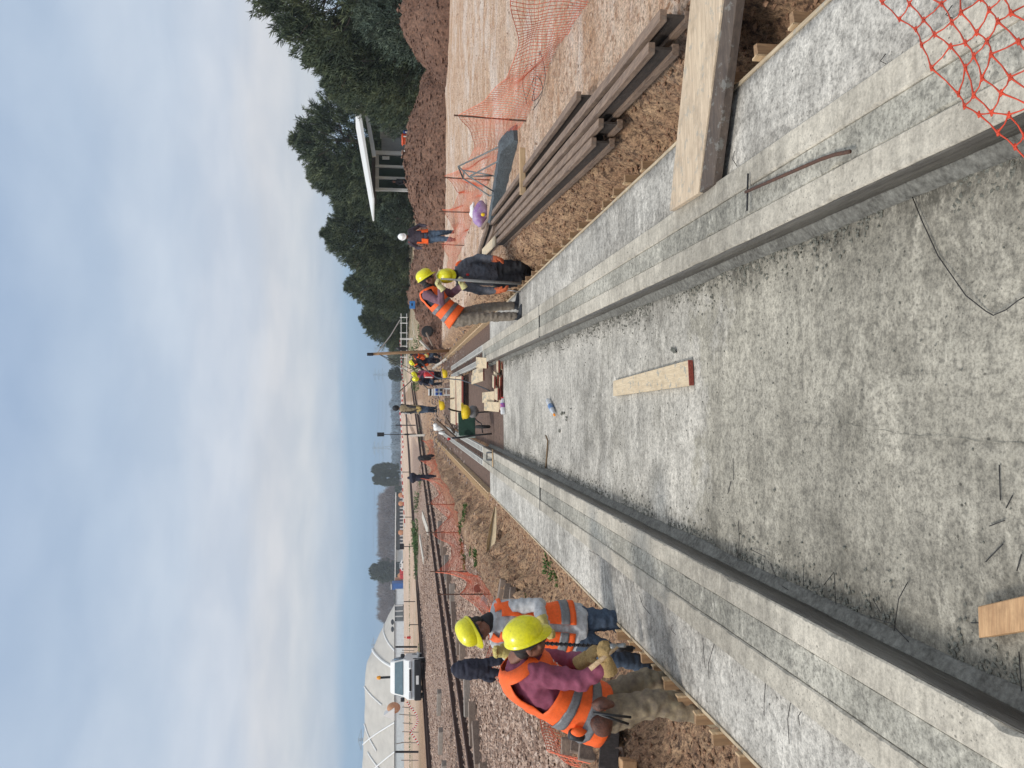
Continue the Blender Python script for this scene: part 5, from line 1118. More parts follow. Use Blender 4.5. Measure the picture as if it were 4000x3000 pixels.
def person(label, J, fw, up, k=1.0, vox=.012, top=None, legs=None, vest=None, gl=None, glR=None, boot=None, helm=None, hair=True, sleeves=None, toes=None, handdir=None, face=True,
           seams=True, vest_open=0, vest_t=(-.02, .97), bands=((.10, .19), (.33, .42)), curl=(.9, .9), limb=1.0, gaiter=None, legr=1.0, loc=None, hood=None, group=None, jacket_hem=0.0, palm=None, hem=-.02):
    J = {n: (Vector(v) if n != 'belly' else v) for n, v in J.items()}
    t_ = thing('person', loc or Vector(((J['aL'].x+J['aR'].x)/2, (J['aL'].y+J['aR'].y)/2, min(J['aL'].z, J['aR'].z)-.08)), label, 'person', group)
    near = vox < .02; A_ = .9*k*limb
    # body: one continuous surface
    mb = MB(); L, rot = head(mb, J['head'], fw, up, k)
    mb.tube([J['neck']-vn(J['neck']-J['mid'])*.05, J['neck'], J['head']-vn(up)*.03*k], [.066*k, .058*k, .052*k], 12)
    mb.loft([torso_ring(J, t, k*.86, 0, 16) for t in (-.05, .1, .3, .5, .7, .85, .95)])
    for s in 'LR':
        mb.tube([spine(J, .86)[0], J['s'+s], J['e'+s], J['w'+s]], [.06*k, .056*A_, .040*A_, .027*A_], 10)
        mb.tube([J['pelvis'], J['h'+s], J['k'+s], J['a'+s]], [.09*k, .085*A_, .055*A_, .038*A_], 10)
    for i, s in enumerate('LR'):
        hd = (handdir or {}).get(s, J['w'+s]-J['e'+s]); pn = (palm or {}).get(s, Vector((0, 1, -.2)))
        if near or True: hand(mb, J['w'+s]+vn(hd)*.01, hd, pn, k*.97, curl[i], 1.0, side=1 if s == 'R' else -1)
    me = remesh(mb, vox*.62 if near else vox*.7, 2); me.materials.append(m_skin); bo = addobj('body', me, t_)
    if face:
        for s in (-1, 1): e = MB(); e.ball(L(s*.031, .078, -.004), .0125*k, (1, 1, .8), rot, 8, 6); e.build('eye', M('eye', (.04, .03, .025), .3, .3, 50, 0), bo, smooth=True)
    if hair:
        mb = MB(); mb.ball(L(0, -.018, .030), .098*k, (.86, 1.0, .98), rot, 18, 12); mb.ball(L(0, -.045, -.03), .066*k, (1.08, .85, .9), rot, 14, 10); mb.build('hair', hood or m_hair, t_, smooth=True)
    # trousers
    mb = MB(); mb.loft([torso_ring(J, t, k, .006, 18) for t in (-.12, -.02, .10, .20)])
    for s in 'LR':
        a, b_, c_, d_ = J['h'+s], J['k'+s], J['a'+s], None; p0 = J['pelvis'].lerp(a, .7); m1 = a.lerp(b_, .5); m2 = b_.lerp(c_, .5)
        mb.tube([p0+(p0-b_)*.08, a, m1, b_, m2, c_-vn(c_-b_)*.01], [.095*k*legr, .102*A_*legr, .090*A_*legr, .075*A_*legr, .068*A_*legr, .064*A_*legr], 14)
    me = remesh(mb, vox, 3, .020*k if near else .02, 12/k, 2); me.materials.append(legs); addobj('trousers', me, t_)
    # top with sleeves
    mb = MB(); mb.loft([torso_ring(J, t, k, .012+.048*sm((.14-t)/.12)*(hem < -.1), 20) for t in (hem, -.06 if hem < -.1 else hem*.5, .1, .25, .4, .55, .7, .82, .92, 1.0)])
    sl = mb if sleeves is None else MB()
    for s in 'LR':
        a = spine(J, .84)[0].lerp(J['s'+s], .45); e = J['e'+s]; w = J['w'+s]; sh = J['s'+s]
        mb.tube([a, sh], [.070*k, .072*k], 12)
        sl.tube([sh.lerp(a, .3), sh, sh.lerp(e, .5), e, e.lerp(w, .5), w], [.068*A_, .077*A_, .067*A_, .060*A_, .052*A_, .044*A_], 14); sl.ball(sh, .077*A_); sl.ball(e, .062*A_)
    me = remesh(mb, vox, 3, .015*k if near else .02, 13/k, 5); me.materials.append(top); addobj('sweater' if vest else 'jacket', me, t_)
    if sleeves is not None: me = remesh(sl, vox, 3, .012*k, 14/k, 8); me.materials.append(sleeves); addobj('sleeves', me, t_)
    # vest
    if vest:
        nr, ns = 26, 40
        def shell(t0, t1, grow, keep, name, mat, parent, nrr):
            mb = MB(); rings = []
            for i in range(nrr+1):
                t = t0+(t1-t0)*i/nrr; fl = .022*max(0, (.16-t)/.16)+(.024 if vest_open == 0 else .010)*sm((t-.66)/.16)*(1-sm((t-.93)/.07))
                ring = torso_ring(J, min(t, 1), k, grow, ns, fl)
                c_ = spine(J, min(t, 1))[0]; ring = [p+(p-c_).normalized()*(.012*noise.noise(p*9+Vector((3, 0, 0)))+.010*noise.noise(Vector((p.x*34, p.y*34, p.z*13)))) for p in ring]; rings.append([mb.bm.verts.new(p) for p in ring])
            for i in range(nrr):
                t = t0+(t1-t0)*(i+.5)/nrr
                for q in range(ns):
                    an = ((q+.5)/ns*360+180) % 360-180
                    if keep(t, an): mb.bm.faces.new((rings[i][q], rings[i][(q+1) % ns], rings[i+1][(q+1) % ns], rings[i+1][q]))
            bmesh.ops.delete(mb.bm, geom=[v for v in mb.bm.verts if not v.link_faces], context='VERTS')
            o = mb.build(name, mat, parent, smooth=True); so_ = o.modifiers.new('thick', 'SOLIDIFY'); so_.thickness = .006; so_.offset = 1; return o
        kp = lambda t, an: not (.52 < t < .89 and 50 < abs(an) < 130) and not (abs(an) < vest_open*(1 if t > .3 else .5)) and not (t > .90 and abs(an) < 40)
        vo = shell(vest_t[0], vest_t[1], .034*k, kp, 'safety_vest', m_vest, t_, nr)
        for b0, b1 in bands: shell(b0, b1, .042*k, kp, 'reflective_band', m_reflect, vo, 4)
    if gaiter: mb = MB(); n_, h_ = J['neck'], J['head']; mb.tube([n_-vn(h_-n_)*.02, n_.lerp(h_, .35), n_.lerp(h_, .6)], [.082*k, .078*k, .074*k], 14); mb.build('neck_warmer', gaiter, t_, smooth=True)
    for i, (s, g) in enumerate((('L', gl), ('R', glR or gl))):
        if not g: continue
        hd = (handdir or {}).get(s, J['w'+s]-J['e'+s]); pn = (palm or {}).get(s, Vector((0, 1, -.2)))
        mb = MB(); hand(mb, J['w'+s]+vn(hd)*.01, hd, pn, k*1.06, curl[i], 1.28, 1.05, 1 if s == 'R' else -1)
        me = remesh(mb, .0055 if near else .010, 2, .003, 30); me.materials.append(g); addobj('glove', me, t_)
    for s in 'LR':
        td = vn((toes or {}).get(s, Vector((fw[0], fw[1], 0)))); td = vn(Vector((td.x, td.y, -.03))); sdv = td.cross(Z).normalized(); rot2 = Matrix((sdv, td, sdv.cross(td))).transposed(); a = J['a'+s]
        mb = MB(); mb.ball(a+td*.055*k-Z*.045*k, .05*k, (.95, 2.75, .80), rot2, 16, 10); mb.ball(a-Z*.02*k, .058*k, (.9, 1.1, 1.2), rot2); mb.tube([a+Z*.06*k, a-Z*.03*k], [.055*k, .055*k], 12)
        me = remesh(mb, max(.008, vox*.7), 2); me.materials.append(boot or m_boot); addobj('boot', me, t_)
        mb = MB(); mb.box(a+td*.06*k-Z*.083*k, (.095*k, .27*k, .02), rot2, 0); mb.build('sole', m_rubber, t_, bevel=.008)
    if helm:
        fwv = vn(fw); upv = vn(Vector(up)-fwv*fwv.dot(Vector(up))); hc = J['head']+upv*.050*k-fwv*.004*k
        ho = helmet_mesh(hc, fwv, upv, .107*k, helm, t_)
        if near:
            sdv = fwv.cross(upv); mb = MB()
            for q in range(5):
                for sg in (-1, 1): a = .5+q*.16; pz = hc+(-fwv*math.cos(a+.5)*.03+sdv*sg*.045+upv*.097)*k+fwv*(q-2)*.022*k; mb.box(pz-upv*.004*abs(q-2), (.009, .009, .006), None)
            mb.build('vent_slots', MATS['slot_dark'] if 'slot_dark' in MATS else m_black, ho)
        if near: mb = MB(); sdv = fwv.cross(upv); pts = [hc+fwv*math.cos(a)*.110*k+sdv*math.sin(a)*.090*k-upv*.030*k for a in [2*math.pi*i/20 for i in range(21)]]; mb.tube(pts, .012*k, 6); mb.build('helmet_band', m_blackcl, t_, smooth=True)
    return t_, J, L, rot
def JP(**kw): return {n: (A(*v) if isinstance(v, tuple) else v) for n, v in kw.items()}
# ---- A: stooping worker in plum sweater
J = JP(head=(2060, 2506, 5.02), neck=(2018, 2572, 5.12), mid=(2140, 2700, 5.12), pelvis=(2320, 2785, 5.12), sR=(2098, 2635, 4.95), sL=(2098, 2575, 5.30), eR=(2268, 2660, 4.85), wR=(2372, 2598, 4.78), eL=(2240, 2585, 5.25), wL=(2282, 2578, 4.98),
      hR=(2345, 2800, 4.99), hL=(2335, 2760, 5.26), kR=(2560, 2745, 4.92), kL=(2520, 2660, 5.28), aR=(2822, 2795, 4.90), aL=(2726, 2690, 5.30))
J['belly'] = .05
tA, J, L, rot = person('stooping worker in a plum sweater, orange vest and yellow helmet gripping a hammer', J, (.36, -.12, -.92), (.86, -.25, .36), k=1.08, vox=.012, top=m_plum, legs=m_olive, vest=True, gl=m_glove2, glR=m_glove2, helm=m_yhelm,
   toes={'L': (1, -.1, 0), 'R': (1, -.2, 0)}, handdir={'R': Vector((.75, -.1, .25)), 'L': Vector((.5, -.3, -.45))}, palm={'R': Vector((.2, .4, -.8)), 'L': Vector((.3, -.2, -.9))}, curl=(1.05, 1.1), vest_t=(-.06, .99), bands=((.06, .155), (.27, .36)), limb=1.12, legr=1.08)
# white print on the chest, sunglasses, tool belt
c, s, f, d = spine(J, .66); mb = MB(); rr = random.Random(4)
for i in range(20):
    a = rr.uniform(-.9, .75); t0 = rr.uniform(.45, .80); cc_, s_, f_, d_ = spine(J, t0); w, dp = tr(t0); g_ = 1.08; p = cc_+s_*(math.sin(a)*(w*g_+.024))+f_*(math.cos(a)*(dp*g_+.026)+.02); mb.ball(p, rr.uniform(.006, .017), (1.3, .5, .8), None, 6, 4)
mb.build('sweater_print', m_white, tA)
mb = MB()
for s_ in (-1, 1): mb.ball(L(s_*.032, .092, .0), .026, (1.1, .35, .75), rot, 10, 8); mb.tube([L(s_*.052, .085, .004), L(s_*.088, .0, .0)], .004, 5)
mb.build('sunglasses', m_black, tA, smooth=True)
t_ = tA; W0 = A(2345, 2785, 4.8)
mb = MB()
mb.loft([torso_ring(J, t0, 1.08, .040, 24) for t0 in (-.10, -.03)], cap=False); o = mb.build('tool_belt', m_leather, t_, smooth=True); so_ = o.modifiers.new('t', 'SOLIDIFY'); so_.thickness = .006
for (x, y, D_, r_, sc, mt, nm) in ((2355, 2752, 4.78, .085, (.55, .5, .85), m_leather, 'tool_pouch'), (2350, 2832, 4.84, .085, (.8, .55, .95), m_leather, 'tool_pouch'), (2262, 2856, 4.9, .055, (.5, .6, 1.0), m_vest, 'orange_case')):
    mb = MB(); mb.ball(A(x, y, D_), r_, sc, None, 14, 10); mb.disp(.02, 14, x); mb.build(nm, mt, t_, smooth=True)
mb = MB(); a, b_ = A(2222, 2866, 4.93), A(2282, 2878, 4.93); mb.lathe(a, b_-a, [(.022, 0), (.034, .01), (.036, (b_-a).length*.5), (.034, (b_-a).length-.01), (.02, (b_-a).length)], 14); mb.build('tape_measure', m_black, t_, smooth=True)
for p, q in (((2318, 2785, 4.72), (2465, 2802, 4.72)), ((2340, 2790, 4.74), (2455, 2828, 4.74))): mb = MB(); mb.tube([A(*p), A(*q)], .009, 6); mb.build('pincer_handle', m_black, t_, smooth=True)
# hammer held by A
h0, h1 = A(2362, 2566, 4.74), A(2408, 2528, 4.74)
t_ = thing('hammer', h0, 'wooden handled hammer in the gloves of the stooping worker', 'hammer'); dd = vn(h1-h0)
mb = MB(); mb.tube([h0-dd*.12, h0, h1+dd*.01], [.016, .015, .013], 8); mb.build('handle', m_pine, t_, smooth=True); mb = MB(); sdv = vn((.15, -.3, -1)); mb.lathe(h1-sdv*.06+dd*.012, sdv, [(.016, .01), (.02, .02), (.018, .04), (.013, .05), (.013, .08), (.016, .095), (.014, .11)], 12); mb.build('head', M('hammer_head', (.28, .28, .27), .4, .3, 20, .1, metal=.8), t_, smooth=True)
# ---- B: worker in grey shirt
J = JP(head=(1858, 2458, 6.40), neck=(1915, 2430, 6.52), mid=(2065, 2440, 6.55), pelvis=(2225, 2452, 6.58), sL=(1948, 2378, 6.55), sR=(1945, 2500, 6.50), eL=(2105, 2362, 6.38), wL=(2120, 2432, 6.10), eR=(2020, 2588, 6.28), wR=(1978, 2552, 6.05),
      hL=(2245, 2418, 6.58), hR=(2245, 2490, 6.55), kL=(2395, 2425, 6.50), kR=(2380, 2555, 6.35), aL=(2510, 2472, 6.62), aR=(2530, 2600, 6.42))
tB, J, L, rot = person('worker in a grey shirt, open orange vest and jeans, yellow helmet, raising a gloved hand', J, (-.66, -.62, -.42), (-.18, -.30, .94), k=1.0, vox=.013, top=m_greyshirt, legs=m_jeans, vest=True, gl=m_glove, glR=m_glove, helm=m_yhelm,
   toes={'L': (.2, -1, 0), 'R': (-.3, -1, 0)}, handdir={'R': Vector((.28, -.25, .75)), 'L': Vector((-.5, -.3, -.2))}, palm={'R': Vector((-.2, -.5, -.6)), 'L': Vector((0, .3, -.9))}, curl=(.9, .75), vest_open=15, bands=((.07, .17),), vest_t=(-.0, .98), limb=1.12, gaiter=m_blackcl, hem=-.14, legr=1.1)
mb = MB()
for s_ in (-1, 1): mb.ball(L(s_*.031, .094, -.0), .021, (1.2, .3, .75), rot, 10, 8); mb.tube([L(s_*.05, .088, .004), L(s_*.088, .0, .006)], .005, 5)
mb.build('safety_glasses', M('blue_glasses', (.02, .025, .08), .2, .2, 9, 0), tB, smooth=True)
# twisted bar driven between them
p0, p1 = A(2112, 2512, 5.75), A(2480, 2532, 5.75)
t_ = thing('twisted_bar', p1, 'dark twisted steel bar standing upright between the two left workers', 'steel bar'); mb = MB(); rings = []
for i in range(90):
    f_ = i/89; c = p0.lerp(p1, f_); a = i*.75; rings.append([c+Vector((math.cos(a+q*math.pi/2)*(.017 if q % 2 else .011), math.sin(a+q*math.pi/2)*(.017 if q % 2 else .011), 0)) for q in range(4)])
mb.loft(rings); mb.build('shaft', m_rust if False else m_dark, t_)
mb = MB(); a, b_ = A(2405, 2528, 5.7), A(2470, 2535, 5.7); mb.lathe(a, b_-a, [(.01, 0), (.032, .01), (.032, .05), (.02, .07), (.025, (b_-a).length)], 12); mb.build('collar', m_dark, t_, smooth=True)
# ---- C: worker at the pole
dz = .28
J = JP(head=(1668, 1092, 11.75), neck=(1676, 1124, 11.8), mid=(1712, 1180, 11.8), pelvis=(1782, 1240, 11.8), sR=(1668, 1152, 11.62), sL=(1692, 1122, 11.98), eR=(1724, 1180, 11.5), wR=(1722, 1124, 11.4), eL=(1762, 1148, 11.9), wL=(1808, 1114, 11.5),
      hR=(1796, 1250, 11.68), hL=(1793, 1232, 11.95), kR=(1905, 1238, 11.62), kL=(1892, 1202, 11.95), aR=(2022, 1236, 11.62), aL=(2011, 1192, 11.92))
tC, J, L, rot = person('worker in orange vest and khaki trousers on the right pavement holding a pole', J, (.55, -.15, -.80), (.74, -.15, .62), k=1.04, vox=.016, top=m_navy, sleeves=m_mauve, legs=m_khaki, vest=True, gl=M('yellow_glove', (.68, .64, .30), .8, .3, 22, .4), helm=m_yhelm,
   toes={'L': (1, -.15, 0), 'R': (1, -.25, 0)}, handdir={'R': Vector((.75, -.1, .6)), 'L': Vector((.75, -.2, .5))}, palm={'R': Vector((.5, -.7, -.4)), 'L': Vector((.5, -.7, -.4))}, curl=(1.3, 1.3), bands=((.12, .20), (.34, .42)), gaiter=m_blackcl, limb=1.1, legr=1.0)
mb = MB()
for s_ in (-1, 1): mb.ball(L(s_*.032, .092, .0), .026, (1.1, .35, .75), rot, 10, 8)
mb.build('goggles', m_black, tC, smooth=True)
t_ = thing('steel_pole', A(2032, 1108, 11.35), 'grey pole held upright by the worker on the right pavement', 'pole'); mb = MB(); a, b_ = A(1722, 1089, 11.35), A(2034, 1108, 11.35); mb.tube([a, a.lerp(b_, .2), a.lerp(b_, .21), b_], [.013, .013, .023, .020], 8); mb.build('shaft', M('grey_pole', (.26, .26, .25), .6, .4, 9, .2), t_, smooth=True)
# ---- D: bowed worker in dark jacket
J = JP(head=(1748, 1078, 11.85), neck=(1778, 1074, 12.15), mid=(1855, 1072, 12.2), pelvis=(1940, 1068, 12.2), sL=(1802, 1040, 12.2), sR=(1802, 1112, 12.1), eL=(1868, 1008, 12.1), wL=(1938, 1012, 11.75), eR=(1880, 1136, 11.95), wR=(1950, 1134, 11.7),
      hL=(1950, 1047, 12.2), hR=(1950, 1094, 12.2), kL=(2035, 1046, 12.1), kR=(2035, 1092, 12.1), aL=(2086, 1046, 12.25), aR=(2086, 1092, 12.25)); J['belly'] = .06
tD, J, L, rot = person('bowed worker in a dark grey jacket and orange gloves standing behind the right pavement stakes', J, (.0, -.62, -.78), (-.10, -.74, .62), k=1.08, vox=.016, top=m_greyjkt, legs=m_blackcl, vest=None, gl=m_oglove, helm=m_yhelm, gaiter=m_blackcl,
   toes={'L': (.1, -1, 0), 'R': (-.1, -1, 0)}, curl=(.35, .5), palm={'L': Vector((-.9, .3, 0)), 'R': Vector((.9, .3, 0))}, limb=1.2, legr=1.25)
for s_ in (-1, 1): mb = MB(); pts = [torso_ring(J, t0, 1.08, .026, 40)[(6 if s_ > 0 else 33)] for t0 in (.96, .9, .82, .74, .66)]; mb.tube(pts, [.022, .03, .028, .018, .008], 8); mb.build('orange_strap', m_vest, tD, smooth=True)
mb = MB(); mb.ball(torso_ring(J, .74, 1.08, .02, 40)[2], .022, (1, .5, 1.2)); mb.build('red_badge', m_red, tD)
p = J['wR']+Vector((0, -.05, -.1)); mb = MB(); mb.tube([p, p+Vector((-.03, -.05, -.22))], .008, 6); tag(mb.build('chisel', M('chisel_grey', (.4, .4, .4), .4, .2, 9, 0, metal=.6), smooth=True, origin=p), 'thin steel chisel in the right glove of the bowed worker', 'chisel')
# ---- E: supervisor in white helmet
J = JP(head=(1577, 926, 24.2), neck=(1592, 925, 24.4), mid=(1630, 925, 24.4), pelvis=(1674, 925, 24.4), sL=(1602, 903, 24.4), sR=(1602, 947, 24.4), eL=(1638, 880, 24.5), wL=(1668, 884, 24.2), eR=(1632, 968, 24.5), wR=(1650, 967, 24.2),
      hL=(1680, 914, 24.4), hR=(1680, 937, 24.4), kL=(1720, 910, 24.3), kR=(1722, 932, 24.2), aL=(1760, 906, 24.4), aR=(1764, 936, 24.1)); J['belly'] = .05
tE, J, L, rot = person('man in a white helmet, dark jacket with orange trim and jeans walking past the mound', J, (-.1, -.8, -.55), (.0, -.5, .85), k=1.08, vox=.024, top=M('dark_purple_jacket', (.05, .038, .055), .8, .3, 6, .4), legs=m_jeans2, vest=True, vest_open=62, bands=(), vest_t=(.02, .95), helm=m_whelm, face=False, limb=1.15)
# ---- F, G, H: far group at work
J = JP(head=(1612, 1385, 32.6), neck=(1622, 1388, 32.8), mid=(1640, 1388, 32.9), pelvis=(1670, 1385, 33), sL=(1626, 1380, 32.9), sR=(1626, 1398, 32.8), eL=(1645, 1378, 32.7), wL=(1664, 1386, 32.5), eR=(1645, 1402, 32.7), wR=(1664, 1398, 32.5), hL=(1674, 1380, 33), hR=(1674, 1390, 33), kL=(1692, 1384, 32.8), kR=(1692, 1400, 32.7), aL=(1710, 1386, 33), aR=(1710, 1406, 32.9))
person('far worker in an orange vest over navy clothes half hidden by the timber pole', J, (-.7, -.5, -.4), (-.3, -.5, .8), k=.95, vox=.032, top=m_navy, legs=m_jeans, vest=True, bands=((.1, .18),), face=False, hood=m_blackcl, gl=m_glove)
J = JP(head=(1614, 1414, 31.6), neck=(1626, 1412, 31.8), mid=(1640, 1420, 31.9), pelvis=(1660, 1410, 32), sL=(1630, 1404, 31.9), sR=(1632, 1424, 31.8), eL=(1648, 1416, 31.6), wL=(1664, 1438, 31.4), eR=(1645, 1440, 31.6), wR=(1660, 1456, 31.4), hL=(1664, 1404, 32), hR=(1664, 1414, 32), kL=(1682, 1402, 31.9), kR=(1682, 1414, 31.8), aL=(1706, 1404, 32), aR=(1706, 1416, 31.9))
person('far worker in a black coat and yellow helmet stooping beside the timber pole', J, (-.8, -.3, -.5), (-.5, -.2, .8), k=1.0, vox=.032, top=m_blackcl, legs=m_navy, vest=True, vest_open=50, bands=(), helm=m_yhelm, face=False)
J = JP(head=(1626, 1480, 29.6), neck=(1640, 1484, 29.8), mid=(1656, 1488, 29.9), pelvis=(1682, 1480, 30), sL=(1646, 1474, 29.9), sR=(1646, 1494, 29.8), eL=(1664, 1470, 29.6), wL=(1682, 1476, 29.4), eR=(1662, 1502, 29.6), wR=(1680, 1506, 29.4), hL=(1684, 1474, 30), hR=(1684, 1488, 30), kL=(1690, 1480, 29.5), kR=(1692, 1502, 29.4), aL=(1716, 1478, 29.9), aR=(1716, 1498, 29.8))
person('crouching far worker in navy with a yellow helmet, nearest the rails', J, (.1, -.7, -.7), (-.1, -.7, .7), k=.95, vox=.03, top=m_navy, legs=m_jeans, helm=m_yhelm, face=False)
J = JP(head=(1622, 1460, 30.6), neck=(1636, 1462, 30.8), mid=(1652, 1464, 30.9), pelvis=(1680, 1462, 31), sL=(1640, 1454, 30.9), sR=(1640, 1472, 30.8), eL=(1658, 1450, 30.7), wL=(1676, 1456, 30.5), eR=(1656, 1476, 30.7), wR=(1674, 1474, 30.5), hL=(1684, 1456, 31), hR=(1684, 1468, 31), kL=(1698, 1456, 30.7), kR=(1698, 1470, 30.7), aL=(1714, 1456, 31), aR=(1714, 1470, 31))
person('crouching far worker in a dark plum top and yellow helmet behind the red cylinder', J, (-.6, -.6, -.5), (-.2, -.4, .9), k=.95, vox=.03, top=m_plum, legs=m_navy, helm=m_yhelm, face=False)
# ---- I: standing masked person
J = JP(head=(1545, 1594, 29), neck=(1562, 1596, 29), mid=(1595, 1597, 29), pelvis=(1640, 1599, 29), sL=(1570, 1583, 29.05), sR=(1570, 1608, 28.95), eL=(1602, 1588, 28.9), wL=(1632, 1592, 28.75), eR=(1603, 1613, 28.9), wR=(1634, 1604, 28.7), hL=(1645, 1592, 29), hR=(1645, 1604, 29), kL=(1672, 1594, 28.9), kR=(1672, 1605, 28.85), aL=(1696, 1594, 29), aR=(1698, 1606, 29))
tI, J, L, rot = person('person in a black mask, beige vest and jeans standing by the rails', J, (.3, -.9, -.15), (0, -.1, 1), k=.93, vox=.026, top=M('beige_top', (.36, .28, .17), .85, .3, 8, .3), sleeves=m_blackcl, legs=m_jeans, face=False, hood=m_blackcl, gl=m_yhelm2 if False else M('mustard', (.50, .36, .12), .8, .3, 8, .2), hem=.0)
mb = MB(); mb.ball(L(0, .01, -.01), .118, (.92, 1.0, 1.12), rot, 16, 12); mb.build('mask', m_blackcl, tI, smooth=True)
mb = MB()
for sx_v, s_ in ((-.04, 1), (.04, 1)): mb.ball(L(sx_v, .10, .02), .020, (1.2, .5, .8), rot, 8, 6)
mb.ball(L(0, .11, -.06), .03, (1.2, .5, .4), rot, 8, 6); mb.build('mask_print', M('grey_print', (.4, .4, .4), .8), tI)
mb = MB()
for i in range(6): p = J['sR'].lerp(J['eR'], .1+i*.16); mb.ball(p+Vector((-.035, -.035, 0)), .03, (1.1, .9, .4), None, 8, 6)
mb.build('sleeve_stripes', m_white, tI)
# ---- J: figure at the building
J = JP(head=(1537, 710, 49.3), neck=(1545, 710, 49.3), mid=(1562, 710, 49.3), pelvis=(1583, 710, 49.3), sL=(1549, 704, 49.3), sR=(1549, 718, 49.3), eL=(1565, 702, 49.2), wL=(1575, 706, 49.1), eR=(1565, 721, 49.2), wR=(1576, 716, 49.1), hL=(1586, 706, 49.3), hR=(1586, 714, 49.3), kL=(1608, 706, 49.2), kR=(1608, 714, 49.2), aL=(1630, 706, 49.3), aR=(1630, 714, 49.3))
person('dark dressed figure standing at the window of the building', J, (0, -1, 0), (0, 0, 1), k=1.0, vox=.045, top=m_blackcl, legs=m_blackcl, vest=None, face=False, group=None)
# ================================================================== TREES AND PLANTS
def leafmat(name, a, b_, c_, sc=.9):
    m, t, b = nt(name, .75); g = NG(t)
    geo = t.nodes.new('ShaderNodeObjectInfo')
    cl = g.ramp(g.noise(sc, 4, .7), [(.34, a), (.5, b_), (.68, c_)]); cl = g.mix(.6, cl, g.ramp(g.noise(sc*9, 3, .7), [(.3, .55), (.7, 1.5)]), 'MULTIPLY')
    t.links.new(cl, b.inputs['Base Color']); b.inputs['Specular IOR Level'].default_value = .25
    return m
m_leaf = leafmat('conifer_foliage', (.026, .040, .026), (.062, .084, .048), (.15, .175, .09))
m_leaf2 = leafmat('paler_foliage', (.05, .075, .06), (.08, .11, .08), (.13, .16, .11))
m_trunk = M('tree_bark', (.10, .075, .06), .9, .4, 6, .5)
def blades(vs, fs, c, d, L, w, rr):
    d = d.normalized(); s = d.cross(Vector((rr.gauss(0, 1), rr.gauss(0, 1), rr.gauss(0, 1)))).normalized()*w; o = len(vs); m_ = c+d*L*.45
    vs += [c-s*.3, c+s*.3, m_+s, c+d*L, m_-s]; fs.append((o, o+1, o+2, o+3, o+4))
def tree_proto(seed, H, Wd, n_cl, per, prof, mat, name='conifer_tree', L=.42, w=.035, low=.04):
    rr = random.Random(seed); vs = []; fs = []
    t_ = thing(name, (0, 0, 0), None, 'tree')
    mb = MB(); mb.tube([(0, 0, -.4), (.05, 0, H*.3), (0, .08, H*.6), (0, 0, H*.93)], [Wd*.06, Wd*.045, Wd*.03, .02], 8)
    for k in range(26):
        t0 = rr.uniform(.1, .85); a = rr.uniform(0, 6.28); R_ = Wd*prof(t0)*.8; p = Vector((0, 0, H*t0)); mb.tube([p, p+Vector((math.cos(a)*R_*.5, math.sin(a)*R_*.5, R_*.22)), p+Vector((math.cos(a)*R_, math.sin(a)*R_, R_*.6))], [.05, .035, .012], 5)
    mb.build('trunk', m_trunk, t_, smooth=True)
    for k in range(n_cl):
        t0 = low+(1-low)*rr.random()**.9; a = rr.uniform(0, 6.28); lump = 1+.28*noise.noise(Vector((math.cos(a)*1.6, math.sin(a)*1.6, t0*5+seed)))
        R_ = Wd*prof(t0)*lump; rad = R_*math.sqrt(rr.uniform(.12, 1)); c = Vector((math.cos(a)*rad, math.sin(a)*rad, H*t0)); out = Vector((math.cos(a), math.sin(a), 0))
        axis = (out*(.75-.5*t0)+Vector((0, 0, .55+.5*t0))+Vector((rr.gauss(0, .2), rr.gauss(0, .2), rr.gauss(0, .15)))).normalized(); BL = rr.uniform(.6, 1.25)*(.75+.25*Wd/3)
        for q in range(per):
            f = rr.random(); p = c+axis*BL*(f-.35)+Vector((rr.gauss(0, 1), rr.gauss(0, 1), rr.gauss(0, 1)))*.13*(1.15-f)
            d = axis*1.0+Vector((rr.gauss(0, .5), rr.gauss(0, .5), rr.gauss(0, .4))); blades(vs, fs, p, d, L*rr.uniform(.6, 1.2), w*rr.uniform(.7, 1.3), rr)
    me = bpy.data.meshes.new('crown'); me.from_pydata([tuple(v) for v in vs], [], fs); me.materials.append(mat); o = bpy.data.objects.new('crown', me); col.objects.link(o); o.parent = t_
    return t_
prof1 = lambda t: (1-.35*(1-min(1, t/.25)))*(1-t**2.2)**.8*(1.0)+.03
prof2 = lambda t: math.sin(math.pi*min(1, .18+t*.84))**.7+.02
T0 = tree_proto(1, 9.0, 3.3, 700, 60, prof1, m_leaf, L=.34, w=.024); T1 = tree_proto(2, 9.0, 3.3, 700, 60, prof2, m_leaf, L=.34, w=.024); T2 = tree_proto(3, 6.0, 2.4, 360, 50, prof1, m_leaf2, L=.34, w=.024)
T3 = tree_proto(4, 9.0, 4.0, 520, 45, lambda t: math.sqrt(max(0, 1-(1.9*t-.95)**2)), leafmat('round_tree_leaf', (.03, .045, .03), (.06, .08, .045), (.11, .13, .08)), name='round_tree', L=.5, w=.07, low=.14)
used = {}
def put(proto, H0, W0_, sy, D_, top, hw, label, group=None, base=None, rz=None):
    p = A(top, sy, D_); b0 = gh(p.x, D_) if D_ < 200 else .2; H = p.z-b0
    if proto.name in used: o = copy_tree(proto)
    else: o = proto; used[proto.name] = 1
    sx_v = hw/3000*D_/W0_; o.location = (p.x, D_, b0-.1); o.scale = (sx_v, sx_v, H/H0); o.rotation_euler.z = rz if rz is not None else random.uniform(0, 6); tag(o, label, 'tree', group); return o
g_ = 'evergreen trees on the right'
put(T1, 9, 3.1, -60, 37, 985, 300, 'tallest dark evergreen at the right edge of the photograph', g_); put(T0, 9, 3.1, 215, 39, 1215, 210, 'dense dark evergreen between the tallest one and the building roof', g_)
